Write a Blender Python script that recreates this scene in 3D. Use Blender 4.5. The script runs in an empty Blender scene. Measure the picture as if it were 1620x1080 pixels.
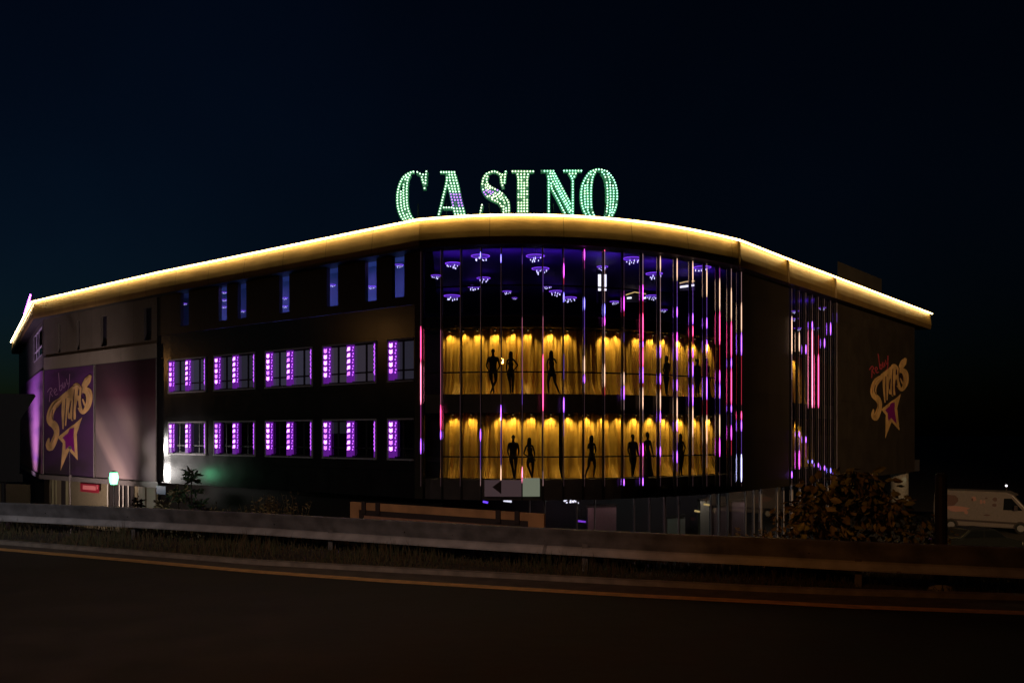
import bpy, bmesh, math, random
from mathutils import Vector, Matrix
random.seed(7)
S = bpy.context.scene
COL = S.collection
R = math.radians

# ------------------------------------------------------------------ camera, world, exposure
F = 1400.0          # focal length in pixels of the 1620 px wide photograph
EYE = 2.2
HY = 686.0
cam = bpy.data.cameras.new("camera"); camo = bpy.data.objects.new("camera", cam); COL.objects.link(camo)
camo.location = (0, 0, EYE); camo.rotation_euler = (R(90), 0, 0)
cam.sensor_width = 36.0; cam.lens = F/1620*36; cam.shift_y = (HY-540)/1620
cam.clip_end = 6000; cam.clip_start = 0.05
S.camera = camo
W = bpy.data.worlds.new("World"); S.world = W; W.use_nodes = True
wn = W.node_tree.nodes; wl = W.node_tree.links
bg = wn["Background"]
sky = wn.new("ShaderNodeTexSky"); sky.sky_type = 'NISHITA'; sky.sun_disc = False
sky.sun_elevation = R(-4.0); sky.sun_rotation = R(-55); sky.altitude = 200
tintn = wn.new("ShaderNodeMix"); tintn.data_type = 'RGBA'; tintn.blend_type = 'MULTIPLY'; tintn.inputs[0].default_value = 1
wl.new(sky.outputs[0], tintn.inputs[6]); tintn.inputs[7].default_value = (0.15, 0.50, 1.05, 1)
# thin night cloud
tc = wn.new("ShaderNodeTexCoord"); nz = wn.new("ShaderNodeTexNoise"); nz.inputs["Scale"].default_value = 2.2; nz.inputs["Detail"].default_value = 4
rp = wn.new("ShaderNodeMapRange"); rp.inputs[1].default_value = .35; rp.inputs[2].default_value = .7; rp.inputs[3].default_value = .75; rp.inputs[4].default_value = 1.15
wl.new(tc.outputs["Generated"], nz.inputs["Vector"]); wl.new(nz.outputs[0], rp.inputs[0])
t2 = wn.new("ShaderNodeMix"); t2.data_type = 'RGBA'; t2.blend_type = 'MULTIPLY'; t2.inputs[0].default_value = 1
wl.new(tintn.outputs[2], t2.inputs[6]); wl.new(rp.outputs[0], t2.inputs[7])
wl.new(t2.outputs[2], bg.inputs[0]); bg.inputs[1].default_value = 0.10
S.view_settings.view_transform = 'Standard'; S.view_settings.look = 'None'
S.view_settings.exposure = 0; S.view_settings.gamma = 1
S.cycles.max_bounces = 6; S.cycles.transparent_max_bounces = 12; S.cycles.sample_clamp_indirect = 3
S.cycles.use_denoising = True; S.cycles.caustics_reflective = False; S.cycles.caustics_refractive = False

# ------------------------------------------------------------------ materials
M = {}
def mat(name, col=(.5,.5,.5), rough=.6, metal=0, emit=None, strength=0, noise=0, nscale=8, bump=0, sample=True, spec=.5, seams=None, trans=0):
    m = bpy.data.materials.new(name); m.use_nodes = True
    nt = m.node_tree; b = nt.nodes["Principled BSDF"]
    b.inputs["Base Color"].default_value = (*col, 1); b.inputs["Roughness"].default_value = rough
    b.inputs["Metallic"].default_value = metal; b.inputs["Specular IOR Level"].default_value = spec
    if emit:
        b.inputs["Emission Color"].default_value = (*emit, 1); b.inputs["Emission Strength"].default_value = strength
        if not sample: m.cycles.emission_sampling = 'NONE'
    src = None
    if noise or bump:
        t = nt.nodes.new("ShaderNodeTexCoord"); n = nt.nodes.new("ShaderNodeTexNoise")
        n.inputs["Scale"].default_value = nscale; n.inputs["Detail"].default_value = 6
        nt.links.new(t.outputs["Object"], n.inputs["Vector"])
        if noise:
            mr = nt.nodes.new("ShaderNodeMapRange"); mr.inputs[1].default_value = .3; mr.inputs[2].default_value = .7
            mr.inputs[3].default_value = 1-noise; mr.inputs[4].default_value = 1+noise
            mx = nt.nodes.new("ShaderNodeMix"); mx.data_type = 'RGBA'; mx.blend_type = 'MULTIPLY'; mx.inputs[0].default_value = 1
            mx.inputs[6].default_value = (*col, 1)
            nt.links.new(n.outputs[0], mr.inputs[0]); nt.links.new(mr.outputs[0], mx.inputs[7])
            nt.links.new(mx.outputs[2], b.inputs["Base Color"]); src = mx.outputs[2]
            rr = nt.nodes.new("ShaderNodeMapRange"); rr.inputs[3].default_value = rough*.8; rr.inputs[4].default_value = min(1, rough*1.25)
            nt.links.new(n.outputs[0], rr.inputs[0]); nt.links.new(rr.outputs[0], b.inputs["Roughness"])
        if bump:
            bp = nt.nodes.new("ShaderNodeBump"); bp.inputs["Strength"].default_value = bump; bp.inputs["Distance"].default_value = .02
            nt.links.new(n.outputs[0], bp.inputs["Height"]); nt.links.new(bp.outputs[0], b.inputs["Normal"])
    if seams:   # cladding panel joints from the UV map (metres along the wall, metres up)
        w, h, dark = seams
        uv = nt.nodes.new("ShaderNodeUVMap"); br = nt.nodes.new("ShaderNodeTexBrick")
        br.inputs["Scale"].default_value = 1; br.inputs["Brick Width"].default_value = w; br.inputs["Row Height"].default_value = h
        br.inputs["Mortar Size"].default_value = .018; br.inputs["Mortar Smooth"].default_value = 0; br.offset = 0
        br.inputs["Color1"].default_value = (.93,.93,.93,1); br.inputs["Color2"].default_value = (1.05,1.05,1.05,1); br.inputs["Mortar"].default_value = (dark,dark,dark,1)
        mx = nt.nodes.new("ShaderNodeMix"); mx.data_type = 'RGBA'; mx.blend_type = 'MULTIPLY'; mx.inputs[0].default_value = 1
        mx.inputs[6].default_value = (*col, 1)
        if src: nt.links.new(src, mx.inputs[6])
        nt.links.new(uv.outputs[0], br.inputs["Vector"]); nt.links.new(br.outputs[0], mx.inputs[7]); nt.links.new(mx.outputs[2], b.inputs["Base Color"])
    M[name] = m
    return m
def glassmat(name, tint=(.8,.8,.85), base=.06, rough=.01):
    m = bpy.data.materials.new(name); m.use_nodes = True; nt = m.node_tree; nt.nodes.clear()
    o = nt.nodes.new("ShaderNodeOutputMaterial"); mx = nt.nodes.new("ShaderNodeMixShader")
    tr = nt.nodes.new("ShaderNodeBsdfTransparent"); gl = nt.nodes.new("ShaderNodeBsdfGlossy")
    tr.inputs[0].default_value = (*tint, 1); gl.inputs[0].default_value = (1,1,1,1); gl.inputs["Roughness"].default_value = rough
    lw = nt.nodes.new("ShaderNodeFresnel"); lw.inputs[0].default_value = 1.55
    ad = nt.nodes.new("ShaderNodeMath"); ad.operation = 'ADD'; ad.inputs[1].default_value = base
    tcn = nt.nodes.new("ShaderNodeTexCoord"); nn = nt.nodes.new("ShaderNodeTexNoise"); nn.inputs["Scale"].default_value = .5
    bp = nt.nodes.new("ShaderNodeBump"); bp.inputs["Strength"].default_value = .02; bp.inputs["Distance"].default_value = .02
    nt.links.new(tcn.outputs["Object"], nn.inputs["Vector"]); nt.links.new(nn.outputs[0], bp.inputs["Height"]); nt.links.new(bp.outputs[0], gl.inputs["Normal"])
    nt.links.new(lw.outputs[0], ad.inputs[0]); nt.links.new(ad.outputs[0], mx.inputs[0])
    nt.links.new(tr.outputs[0], mx.inputs[1]); nt.links.new(gl.outputs[0], mx.inputs[2]); nt.links.new(mx.outputs[0], o.inputs[0])
    M[name] = m
mat("cladding_dark", (.018,.017,.018), .22, 0, noise=.2, nscale=1.5, spec=.8, seams=(2.97,1.2,.3))
mat("cladding_right", (.034,.027,.020), .5, 0, noise=.15, nscale=.8, seams=(3.0,2.4,.6))
mat("cladding_brown", (.055,.045,.032), .45, noise=.15, nscale=1, seams=(1.6,3.2,.6))
mat("cladding_grey", (.13,.115,.095), .5, noise=.12, nscale=1, seams=(1.8,3.0,.5))
mat("cladding_band", (.24,.215,.175), .5, noise=.1, nscale=1, seams=(5.5,3.0,.4))
mat("gold", (.29,.185,.065), .42, .35, noise=.2, nscale=.9, seams=(3.1,4,.45))
mat("roof_dark", (.03,.03,.03), .8)
mat("soffit", (.02,.018,.015), .6)
mat("interior_dark", (.05,.045,.055), .8, noise=.1)
mat("interior_blue", (.30,.32,.45), .8, noise=.15, nscale=.6)
mat("ceiling_purple", (.12,.07,.30), .6, noise=.1)
mat("spandrel", (.17,.14,.115), .45, noise=.2, nscale=1.5)
mat("mullion", (.10,.09,.085), .35, .6)
mat("mullion_black", (.012,.011,.011), .5)
mat("frame_pale", (.45,.42,.45), .5)
mat("frame_dark", (.02,.02,.022), .5)
mat("blind_lit", (.3,.28,.33), .8, emit=(.055,.050,.075), strength=.95, sample=False)  # blinds glow by themselves in place of room light
mat("blind_mid", (.3,.28,.33), .8, emit=(.050,.045,.065), strength=.65, sample=False)
mat("blind_warm", (.3,.28,.33), .8, emit=(.060,.048,.062), strength=.95, sample=False)
mat("blind_mid2", (.1,.09,.12), .7, emit=(.03,.03,.035), strength=.5, sample=False)
mat("blind_dark", (.02,.018,.03), .4)
mat("curtain", (.82,.50,.075), .5, noise=.1, nscale=3)
mat("person_black", (.012,.009,.008), .8)
mat("warm_led", (1,.8,.4), emit=(1,.72,.28), strength=18)
mat("warm_led_dim", (1,.8,.4), emit=(1,.80,.45), strength=22)
mat("purple_led_edge", (.8,.3,1), emit=(.6,.12,1), strength=9, sample=False)
LED = {'R':((1,.07,.26),3.6),'K':((1,.22,.38),3.5),'M':((.85,.08,.85),3.2),'P':((.40,.10,1),4.0),'B':((.22,.18,1),4.0),'W':((1,.60,.40),1.6),'L':((.55,.55,1),5),
       'r':((1,.05,.12),.6),'k':((.9,.25,.42),.55),'p':((.30,.12,.8),.5),'w':((.95,.55,.55),.42),'m':((.8,.1,.6),.5)}
for k,(c,s) in LED.items(): mat("led_%s" % {'R':'red','K':'pink','M':'magenta','P':'purple','B':'blue','W':'warm','L':'ice','r':'red_dim','k':'pink_dim','p':'purple_dim','w':'warm_dim','m':'magenta_dim'}[k], (.1,.1,.1), emit=c, strength=s, sample=False); LED[k] = M[list(M)[-1]]
mat("led_unlit_glow", (.25,.22,.22), .4, emit=(.10,.05,.06), strength=.5, sample=False)  # unlit tube stretches glow faintly, for light caught by the mullions
mat("cell_purple", (.8,.4,1), emit=(.72,.22,1), strength=4.2, sample=False)
mat("cell_violet", (.8,.4,1), emit=(.60,.16,1), strength=2.2, sample=False)
mat("cell_dot", (.8,.4,1), emit=(.5,.10,.95), strength=2.2, sample=False)
mat("strip_body", (.16,.03,.32), .5, emit=(.20,.02,.45), strength=.45, sample=False)
mat("bulb_green", (.8,1,.85), emit=(.60,1,.66), strength=2.3, sample=False)
mat("bulb_cream", (.9,1,.8), emit=(.80,1,.62), strength=2.3, sample=False)
mat("bulb_mint", (.6,1,.8), emit=(.42,1,.68), strength=2.3, sample=False)
mat("bulb_dim", (.5,.6,.5), emit=(.3,.6,.4), strength=.35, sample=False)
mat("bulb_purple", (.6,.3,1), emit=(.50,.20,1), strength=2.2, sample=False)
mat("letter_face", (.05,.20,.10), .6, emit=(.03,.16,.07), strength=.35, sample=False)  # green emission imitates bulb glow falling on the letter face
mat("letter_face_purple", (.10,.05,.3), .6, emit=(.12,.03,.5), strength=.5, sample=False)
mat("disc_purple", (.2,.1,.5), emit=(.16,.03,.8), strength=.3, sample=False)
mat("ring_purple", (.4,.1,1), emit=(.24,.05,.95), strength=1.3, sample=False)
mat("crystal", (.8,.8,1), emit=(.60,.58,1), strength=2.2, sample=False)
mat("white_lamp", (1,1,1), emit=(.9,.9,1), strength=1.6, sample=False)
mat("yellow_lamp", (1,.8,.3), emit=(1,.70,.25), strength=.7, sample=False)
mat("blue_reflection_glow", (.3,.2,1), emit=(.15,.06,1), strength=2.5, sample=False)
mat("violet_lamp", (.5,.2,1), emit=(.28,.06,.9), strength=1, sample=False)
mat("green_lamp", (.4,1,.8), emit=(.13,1,.42), strength=5.5)
mat("sodium_lamp", (1,.6,.2), emit=(1,.42,.08), strength=60)
mat("red_sign", (.18,.01,.02), .5, emit=(.30,.012,.03), strength=.12)
mat("red_sign_text", (.3,.08,.08), .5, emit=(.6,.16,.15), strength=.35)
mat("asphalt", (.017,.0125,.011), .85, noise=.5, nscale=1.3, bump=.8)
mat("gutter", (.10,.08,.065), .85, noise=.35, nscale=4, bump=.4)
mat("kerb", (.22,.19,.16), .85, noise=.3, nscale=5)
mat("line_paint", (.62,.34,.12), .7, noise=.3, nscale=6)  # orange of the sodium light is partly put into this colour
mat("soil", (.045,.036,.024), .95, noise=.4, nscale=5, bump=.5)
mat("grass", (.05,.055,.02), .8, noise=.3)
mat("dry_grass", (.085,.06,.028), .8, noise=.3)
mat("galvanised_lit", (.42,.41,.42), .5, .2, noise=.25, nscale=3)
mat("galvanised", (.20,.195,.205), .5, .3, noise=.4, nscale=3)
mat("steel_post", (.16,.15,.15), .6, .3, noise=.3, nscale=4)
mat("dark_metal", (.025,.021,.019), .6)
mat("concrete", (.25,.23,.2), .85, noise=.2)
mat("leaf_olive", (.36,.37,.14), .5, noise=.3, nscale=5)
mat("leaf_brown", (.27,.22,.10), .55, noise=.3, nscale=5)
mat("leaf_dark", (.045,.035,.016), .5, noise=.3, nscale=5)
mat("leaf_pale", (.50,.44,.24), .5, noise=.3, nscale=5)
mat("leaf_green", (.06,.12,.05), .6)
mat("bark", (.05,.035,.025), .9)
mat("wood_frame", (.40,.22,.10), .7, noise=.25, nscale=3)
mat("banner_cloth", (.33,.18,.12), .7, noise=.2)
mat("ink_red", (.40,.05,.03), .7); mat("ink_white", (.6,.55,.52), .7); mat("ink_yellow", (.6,.38,.06), .7); mat("ink_dark", (.03,.02,.02), .7)
mat("van_white", (.15,.13,.125), .35, noise=.1); mat("van_art_dark", (.08,.04,.035), .5); mat("van_art_pink", (.30,.15,.13), .5)
mat("car_paint", (.014,.016,.016), .25); mat("tyre", (.01,.01,.01), .9); mat("auto_glass", (.008,.010,.012), .08); mat("rim", (.3,.3,.3), .4, .7)
mat("logo_gold", (.72,.46,.19), .4, .1, noise=.3, nscale=1.2); mat("logo_gold_pale", (.80,.55,.30), .4, .1)
mat("logo_gold_deep", (.045,.015,.05), .6); mat("logo_purple", (.22,.01,.20), .5); mat("logo_script", (.42,.22,.42), .6); mat("logo_script_red", (.42,.05,.08), .6)
mat("wall_plaster", (.15,.13,.07), .8, noise=.15); mat("door_pale", (.30,.29,.15), .6); mat("white_panel", (.45,.44,.36), .6); mat("blue_sign", (.05,.08,.15), .5)
mat("gutter_wall", (.11,.10,.09), .7, noise=.15)
mat("flat_dark", (.012,.009,.007), .8)  # plain near-black for openings, base wall and roadside board
mat("board_reflection_glow", (.16,.11,.115), .6, emit=(.04,.025,.028), strength=1, sample=False)  # emission imitates the reflection of a lit sign
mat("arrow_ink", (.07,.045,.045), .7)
mat("reflection_block_pink", (.32,.22,.23), .6, noise=.1); mat("panel_reflection_glow", (.30,.33,.26), .5, emit=(.16,.18,.13), strength=.8, sample=False)
glassmat("glass", (.86,.86,.9), .05); glassmat("glass_dark", (.6,.6,.66), .06)
def banner_mat(name, c_lo, c_mid, c_hi, streak, ang, sc):
    m = bpy.data.materials.new(name); m.use_nodes = True; nt = m.node_tree; b = nt.nodes["Principled BSDF"]; b.inputs["Roughness"].default_value = .85
    uv = nt.nodes.new("ShaderNodeUVMap"); sp = nt.nodes.new("ShaderNodeSeparateXYZ"); nt.links.new(uv.outputs[0], sp.inputs[0])
    cr = nt.nodes.new("ShaderNodeValToRGB"); e = cr.color_ramp.elements; e[0].color = (*c_lo,1); e[1].color = (*c_hi,1)
    x = e.new(.5); x.color = (*c_mid,1)
    nt.links.new(sp.outputs[1], cr.inputs[0])
    mp = nt.nodes.new("ShaderNodeMapping"); mp.inputs["Rotation"].default_value = (0,0,R(ang)); mp.inputs["Scale"].default_value = (sc*.25, sc, 1)
    n = nt.nodes.new("ShaderNodeTexNoise"); n.inputs["Scale"].default_value = 1.0; n.inputs["Detail"].default_value = 2
    nt.links.new(uv.outputs[0], mp.inputs[0]); nt.links.new(mp.outputs[0], n.inputs["Vector"])
    mr = nt.nodes.new("ShaderNodeMapRange"); mr.inputs[1].default_value = .45; mr.inputs[2].default_value = .62; nt.links.new(n.outputs[0], mr.inputs[0])
    mx = nt.nodes.new("ShaderNodeMix"); mx.data_type = 'RGBA'; nt.links.new(mr.outputs[0], mx.inputs[0]); nt.links.new(cr.outputs[0], mx.inputs[6]); mx.inputs[7].default_value = (*streak,1)
    nt.links.new(mx.outputs[2], b.inputs["Base Color"]); M[name] = m
banner_mat("print_logo", (.012,.006,.010), (.060,.010,.085), (.095,.018,.13), (.04,.010,.06), 70, 5)
def streak_mat(name):
    m = bpy.data.materials.new(name); m.use_nodes = True; nt = m.node_tree; b = nt.nodes["Principled BSDF"]; b.inputs["Roughness"].default_value = .85
    uv = nt.nodes.new("ShaderNodeUVMap"); sp = nt.nodes.new("ShaderNodeSeparateXYZ"); nt.links.new(uv.outputs[0], sp.inputs[0])
    ma = nt.nodes.new("ShaderNodeMath"); ma.operation = 'MULTIPLY_ADD'; ma.inputs[1].default_value = 1.05; nt.links.new(sp.outputs[0], ma.inputs[0]); nt.links.new(sp.outputs[1], ma.inputs[2])
    n = nt.nodes.new("ShaderNodeTexNoise"); n.inputs["Scale"].default_value = 2.5; nt.links.new(uv.outputs[0], n.inputs["Vector"])
    m3 = nt.nodes.new("ShaderNodeMath"); m3.operation = 'MULTIPLY_ADD'; m3.inputs[1].default_value = .12; nt.links.new(n.outputs[0], m3.inputs[0]); nt.links.new(ma.outputs[0], m3.inputs[2])
    m2 = nt.nodes.new("ShaderNodeMath"); m2.operation = 'MULTIPLY'; m2.inputs[1].default_value = .5; nt.links.new(m3.outputs[0], m2.inputs[0])
    cr = nt.nodes.new("ShaderNodeValToRGB"); e = cr.color_ramp.elements
    st = [(0,(.10,.08,.075)),(.20,(.10,.08,.085)),(.25,(.24,.18,.17)),(.31,(.21,.16,.15)),(.37,(.12,.09,.095)),(.46,(.11,.08,.09)),(.58,(.22,.165,.16)),(.72,(.18,.12,.14)),(1,(.2,.1,.1))]
    e[0].color = (*st[0][1],1); e[1].position = 1; e[1].color = (*st[-1][1],1)
    for p, c in st[1:-1]: x = e.new(p); x.color = (*c,1)
    nt.links.new(m2.outputs[0], cr.inputs[0])
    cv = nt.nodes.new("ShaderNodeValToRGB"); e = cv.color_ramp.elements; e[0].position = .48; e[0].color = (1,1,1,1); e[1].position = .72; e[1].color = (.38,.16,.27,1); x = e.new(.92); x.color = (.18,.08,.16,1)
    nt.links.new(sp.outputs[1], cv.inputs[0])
    mx = nt.nodes.new("ShaderNodeMix"); mx.data_type = 'RGBA'; mx.blend_type = 'MULTIPLY'; mx.inputs[0].default_value = 1
    nt.links.new(cr.outputs[0], mx.inputs[6]); nt.links.new(cv.outputs[0], mx.inputs[7]); nt.links.new(mx.outputs[2], b.inputs["Base Color"]); M[name] = m
streak_mat("print_streaks")
banner_mat("print_purple", (.16,.08,.09), (.30,.12,.28), (.30,.08,.42), (.12,.04,.16), 5, 5)

# ------------------------------------------------------------------ mesh helpers
class MB:
    def __init__(s): s.v = []; s.f = []; s.mi = []; s.uv = []; s.mats = []; s.cur = 0
    def m(s, name):
        if name not in s.mats: s.mats.append(name)
        s.cur = s.mats.index(name); return s
    def face(s, pts, uv=None):
        b = len(s.v); s.v += [tuple(p) for p in pts]; s.f.append(tuple(range(b, b+len(pts)))); s.mi.append(s.cur)
        s.uv += (uv if uv else [(0,0)]*len(pts)); return s
    def mesh(s, vs, fs):
        b = len(s.v); s.v += [tuple(p) for p in vs]
        for f in fs: s.f.append(tuple(b+i for i in f)); s.mi.append(s.cur); s.uv += [(0,0)]*len(f)
        return s
    def prism(s, ring0, ring1, cap=True):
        n = len(ring0); fs = [(i, (i+1)%n, n+(i+1)%n, n+i) for i in range(n)]
        if cap: fs += [tuple(range(n-1,-1,-1)), tuple(range(n, 2*n))]
        return s.mesh(list(ring0)+list(ring1), fs)
    def box(s, x0,x1,y0,y1,z0,z1):
        return s.prism([(x0,y0,z0),(x1,y0,z0),(x1,y1,z0),(x0,y1,z0)], [(x0,y0,z1),(x1,y0,z1),(x1,y1,z1),(x0,y1,z1)])
    def tube(s, a, b, r, r2=None, n=8):
        a = Vector(a); b = Vector(b); d = (b-a).normalized(); u = d.orthogonal().normalized(); w = d.cross(u); r2 = r if r2 is None else r2
        c = [(math.cos(2*math.pi*i/n), math.sin(2*math.pi*i/n)) for i in range(n)]
        return s.prism([a+(u*x+w*y)*r for x,y in c], [b+(u*x+w*y)*r2 for x,y in c])
    def ball(s, c, r, n=8, m=5, sz=1):
        vs = []; fs = []
        for j in range(m+1):
            t = math.pi*j/m
            for i in range(n): p = 2*math.pi*i/n; vs.append((c[0]+r*math.sin(t)*math.cos(p), c[1]+r*math.sin(t)*math.sin(p), c[2]+sz*r*math.cos(t)))
        for j in range(m):
            for i in range(n): fs.append((j*n+i, (j+1)*n+i, (j+1)*n+(i+1)%n, j*n+(i+1)%n))
        return s.mesh(vs, fs)
    def build(s, name, material=None, parent=None, smooth=False, fix=True):
        me = bpy.data.meshes.new(name); me.from_pydata(s.v, [], s.f)
        if s.mats:
            for k in s.mats: me.materials.append(M[k])
            me.polygons.foreach_set("material_index", s.mi)
        elif material: me.materials.append(M[material])
        ul = me.uv_layers.new(name="UVMap"); ul.data.foreach_set("uv", [c for p in s.uv for c in p])
        me.update()
        if fix:
            bm = bmesh.new(); bm.from_mesh(me); bmesh.ops.recalc_face_normals(bm, faces=bm.faces); bm.to_mesh(me); bm.free()
        if smooth: me.polygons.foreach_set("use_smooth", [True]*len(me.polygons))
        o = bpy.data.objects.new(name, me); COL.objects.link(o)
        if parent is not None: o.parent = parent; o.matrix_parent_inverse = MINV(parent)
        return o
def MINV(p):
    m = Matrix.LocRotScale(p.location, p.rotation_euler, p.scale)
    q = p.parent
    if q is not None: m = MINV(q).inverted() @ p.matrix_parent_inverse @ m if False else world(p)
    return m.inverted()
def world(p):
    m = Matrix.LocRotScale(p.location, p.rotation_euler, p.scale)
    return world(p.parent) @ p.matrix_parent_inverse @ m if p.parent else m
def tag(o, label=None, cat=None, group=None, kind=None):
    if label: o["label"] = label
    if cat: o["category"] = cat
    if group: o["group"] = group
    if kind: o["kind"] = kind
    return o
def empty(name, loc, label=None, cat=None, group=None, rz=0):
    o = bpy.data.objects.new(name, None); COL.objects.link(o); o.location = loc; o.rotation_euler = (0,0,rz); o.empty_display_size = .2
    return tag(o, label, cat, group)
def copy_tree(o, parent=None):
    c = o.copy(); COL.objects.link(c)
    if parent is not None: c.parent = parent
    for ch in list(o.children): copy_tree(ch, c)
    return c
def lamp(kind, loc, color, power, parent=None, target=None, size=.1, spot=None, blend=.5, name="lamp_light", sizey=None):
    l = bpy.data.lights.new(name, kind); l.color = color; l.energy = power
    if kind == 'AREA':
        l.size = size
        if sizey: l.shape = 'RECTANGLE'; l.size_y = sizey
    else: l.shadow_soft_size = size
    if spot: l.spot_size = R(spot); l.spot_blend = blend
    o = bpy.data.objects.new(name, l); COL.objects.link(o); o.location = loc
    if target is not None: o.rotation_euler = (Vector(target)-Vector(loc)).to_track_quat('-Z', 'Y').to_euler()
    if parent is not None: o.parent = parent; o.matrix_parent_inverse = MINV(parent)
    return o

# ------------------------------------------------------------------ plan of the building
def ray(x): return (x-810)/F
def at(x, y, Y): return Vector(((x-810)/F*Y, Y, EYE+(HY-y)/F*Y))
H = 9.0
fas_px = [(17,541),(50,477.3),(250,431),(661.7,347.5),(698.8,342.6),(748,339.4),(797.5,338.4),(847,338.4),(896,340),(958,343),(1000,346.8),(1050,354),(1100,362.5),(1141,370.8),(1171,380.2),(1248.3,410.4),(1322.8,438.5),(1475,496.3)]
def plan_pt(x, y): Y = F*H/(HY-y); return (ray(x)*Y, Y)
FP = [plan_pt(*p) for p in fas_px]
# smooth the curved run a little so that it reads as one arc
for _ in range(6):
    Q = list(FP)
    for i in range(4, 14): Q[i] = (FP[i][0]*.6+(FP[i-1][0]+FP[i+1][0])*.2, FP[i][1]*.6+(FP[i-1][1]+FP[i+1][1])*.2)
    FP = Q
def offset(P, d):
    out = []
    n = len(P)
    def nrm(a, b): dx, dy = b[0]-a[0], b[1]-a[1]; l = math.hypot(dx, dy); return (-dy/l, dx/l)     # points into the building (+Y side)
    for i in range(n):
        ns = []
        if i: ns.append(nrm(P[i-1], P[i]))
        if i < n-1: ns.append(nrm(P[i], P[i+1]))
        if len(ns) == 2:
            sx, sy = ns[0][0]+ns[1][0], ns[0][1]+ns[1][1]; l = math.hypot(sx, sy); sx /= l; sy /= l; k = d/max(.3, sx*ns[0][0]+sy*ns[0][1])
        else: sx, sy = ns[0]; k = d
        out.append((P[i][0]+sx*k, P[i][1]+sy*k))
    return out
def densify(P, i0, i1, step=.25):      # Catmull-Rom through the curved run
    out = []
    for i in range(len(P)-1):
        a, b = P[i], P[i+1]
        if i0 <= i < i1:
            p0, p3 = (P[i-1] if i > i0 else (2*a[0]-b[0], 2*a[1]-b[1])), (P[i+2] if i+1 < i1 else (2*b[0]-a[0], 2*b[1]-a[1]))
            n = max(2, int(math.hypot(b[0]-a[0], b[1]-a[1])/step))
            for k in range(n):
                t = k/n; f = lambda q0,q1,q2,q3: .5*((2*q1)+(-q0+q2)*t+(2*q0-5*q1+4*q2-q3)*t*t+(-q0+3*q1-3*q2+q3)*t**3)
                out.append((f(p0[0],a[0],b[0],p3[0]), f(p0[1],a[1],b[1],p3[1])))
        else: out.append(a)
    return out+[P[-1]]
FD = densify(FP, 3, 14, .5)
WD0 = offset(FD, .75)
WALL = WD0
def isect(P, x):                      # the plan polyline under picture column x
    k = ray(x); best = None
    for a, b in zip(P, P[1:]):
        ga, gb = a[0]-k*a[1], b[0]-k*b[1]
        if (ga <= 0 <= gb) or (gb <= 0 <= ga):
            t = ga/(ga-gb) if ga != gb else 0; p = (a[0]+(b[0]-a[0])*t, a[1]+(b[1]-a[1])*t)
            if best is None or p[1] < best[1]: best = p
    if best is None: best = P[0] if k < P[0][0]/P[0][1] else P[-1]
    return best
OFF = {}
def PL(d):
    d = round(d, 3)
    if d not in OFF: OFF[d] = offset(WALL, d)
    return OFF[d]
def w(x, y, d=0):
    """point where the sight line through (x, y) meets the wall face moved d metres into the building"""
    p = isect(PL(d), x); return Vector((p[0], p[1], EYE+(HY-y)/F*p[1]))
def wz(x, z, d=0): p = isect(PL(d), x); return Vector((p[0], p[1], z))
def run(x0, x1, d=0, step=None):
    """plan points of the wall between two picture columns"""
    P = PL(d); a, b = isect(P, x0), isect(P, x1)
    mid = [p for p in P if ray(x0)+1e-5 < p[0]/p[1] < ray(x1)-1e-5]
    out = [a]
    for q in mid+[b]:
        if math.hypot(q[0]-out[-1][0], q[1]-out[-1][1]) > .004: out.append(q)
    return out
def nrm_at(x, d=0):
    a, b = isect(PL(d), x-1.5), isect(PL(d), x+1.5); dx, dy = b[0]-a[0], b[1]-a[1]; l = math.hypot(dx, dy); return Vector((dy/l, -dx/l, 0))   # towards the street
Z_ROOF = EYE+H
Z_FB = Z_ROOF-1.16
Z_WB = w(640, 787).z
Z_S1 = w(830, 622.5, .5).z       # upper window-box floor
Z_C1 = w(830, 519, .5).z         # its top
Z_S0 = w(830, 757, .5).z
Z_C0 = w(830, 653, .5).z
Z_G = -3.9
print("levels", Z_ROOF, Z_FB, Z_WB, Z_S1, Z_C1, Z_S0, Z_C0, "corner", isect(WALL, 661), WALL[0], WALL[1], WALL[-1])

# ------------------------------------------------------------------ ground, road
kp = [(-260,846),(0,861),(200,877),(400,893),(610,905),(810,915.5),(1000,926),(1200,936),(1350,942),(1620,950),(1900,957)]
lp = [(-260,851),(0,869),(200,886),(400,904),(610,919),(810,931),(1000,942),(1200,952),(1350,960),(1620,970),(1900,977)]
def gnd(x, y, z=0): Y = F*(EYE-z)/(y-HY); return Vector((ray(x)*Y, Y, z))
KP = [gnd(*p) for p in kp]; LP = [gnd(*p) for p in lp]
def ext(P, l=60): a = P[0]+(P[0]-P[1]).normalized()*l; b = P[-1]+(P[-1]-P[-2]).normalized()*l; return [a]+P+[b]
KP = ext(KP); LP = ext(LP)
ND = (KP[-3]-KP[3]).normalized(); NP = Vector((-ND.y, ND.x, 0))       # away from the road
if NP.y < 0: NP = -NP
def strip(P, Q, name, m, **k):
    b = MB()
    for i in range(len(P)-1): b.face([P[i], P[i+1], Q[i+1], Q[i]])
    return b.build(name, m, **k)
road = strip([p-NP*90 for p in KP], KP, "road", "asphalt"); tag(road, kind="structure")
up = lambda P, z, d=0: [p+Vector((0,0,z))+NP*d for p in P]
gut = strip(up(LP, .004, .15), up(KP, .004), "gutter", "gutter"); tag(gut, kind="structure")
ln = strip(up(LP, .008, -.13), up(LP, .008, .13), "road_edge_line", "line_paint"); tag(ln, kind="structure")
b = MB()
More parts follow.
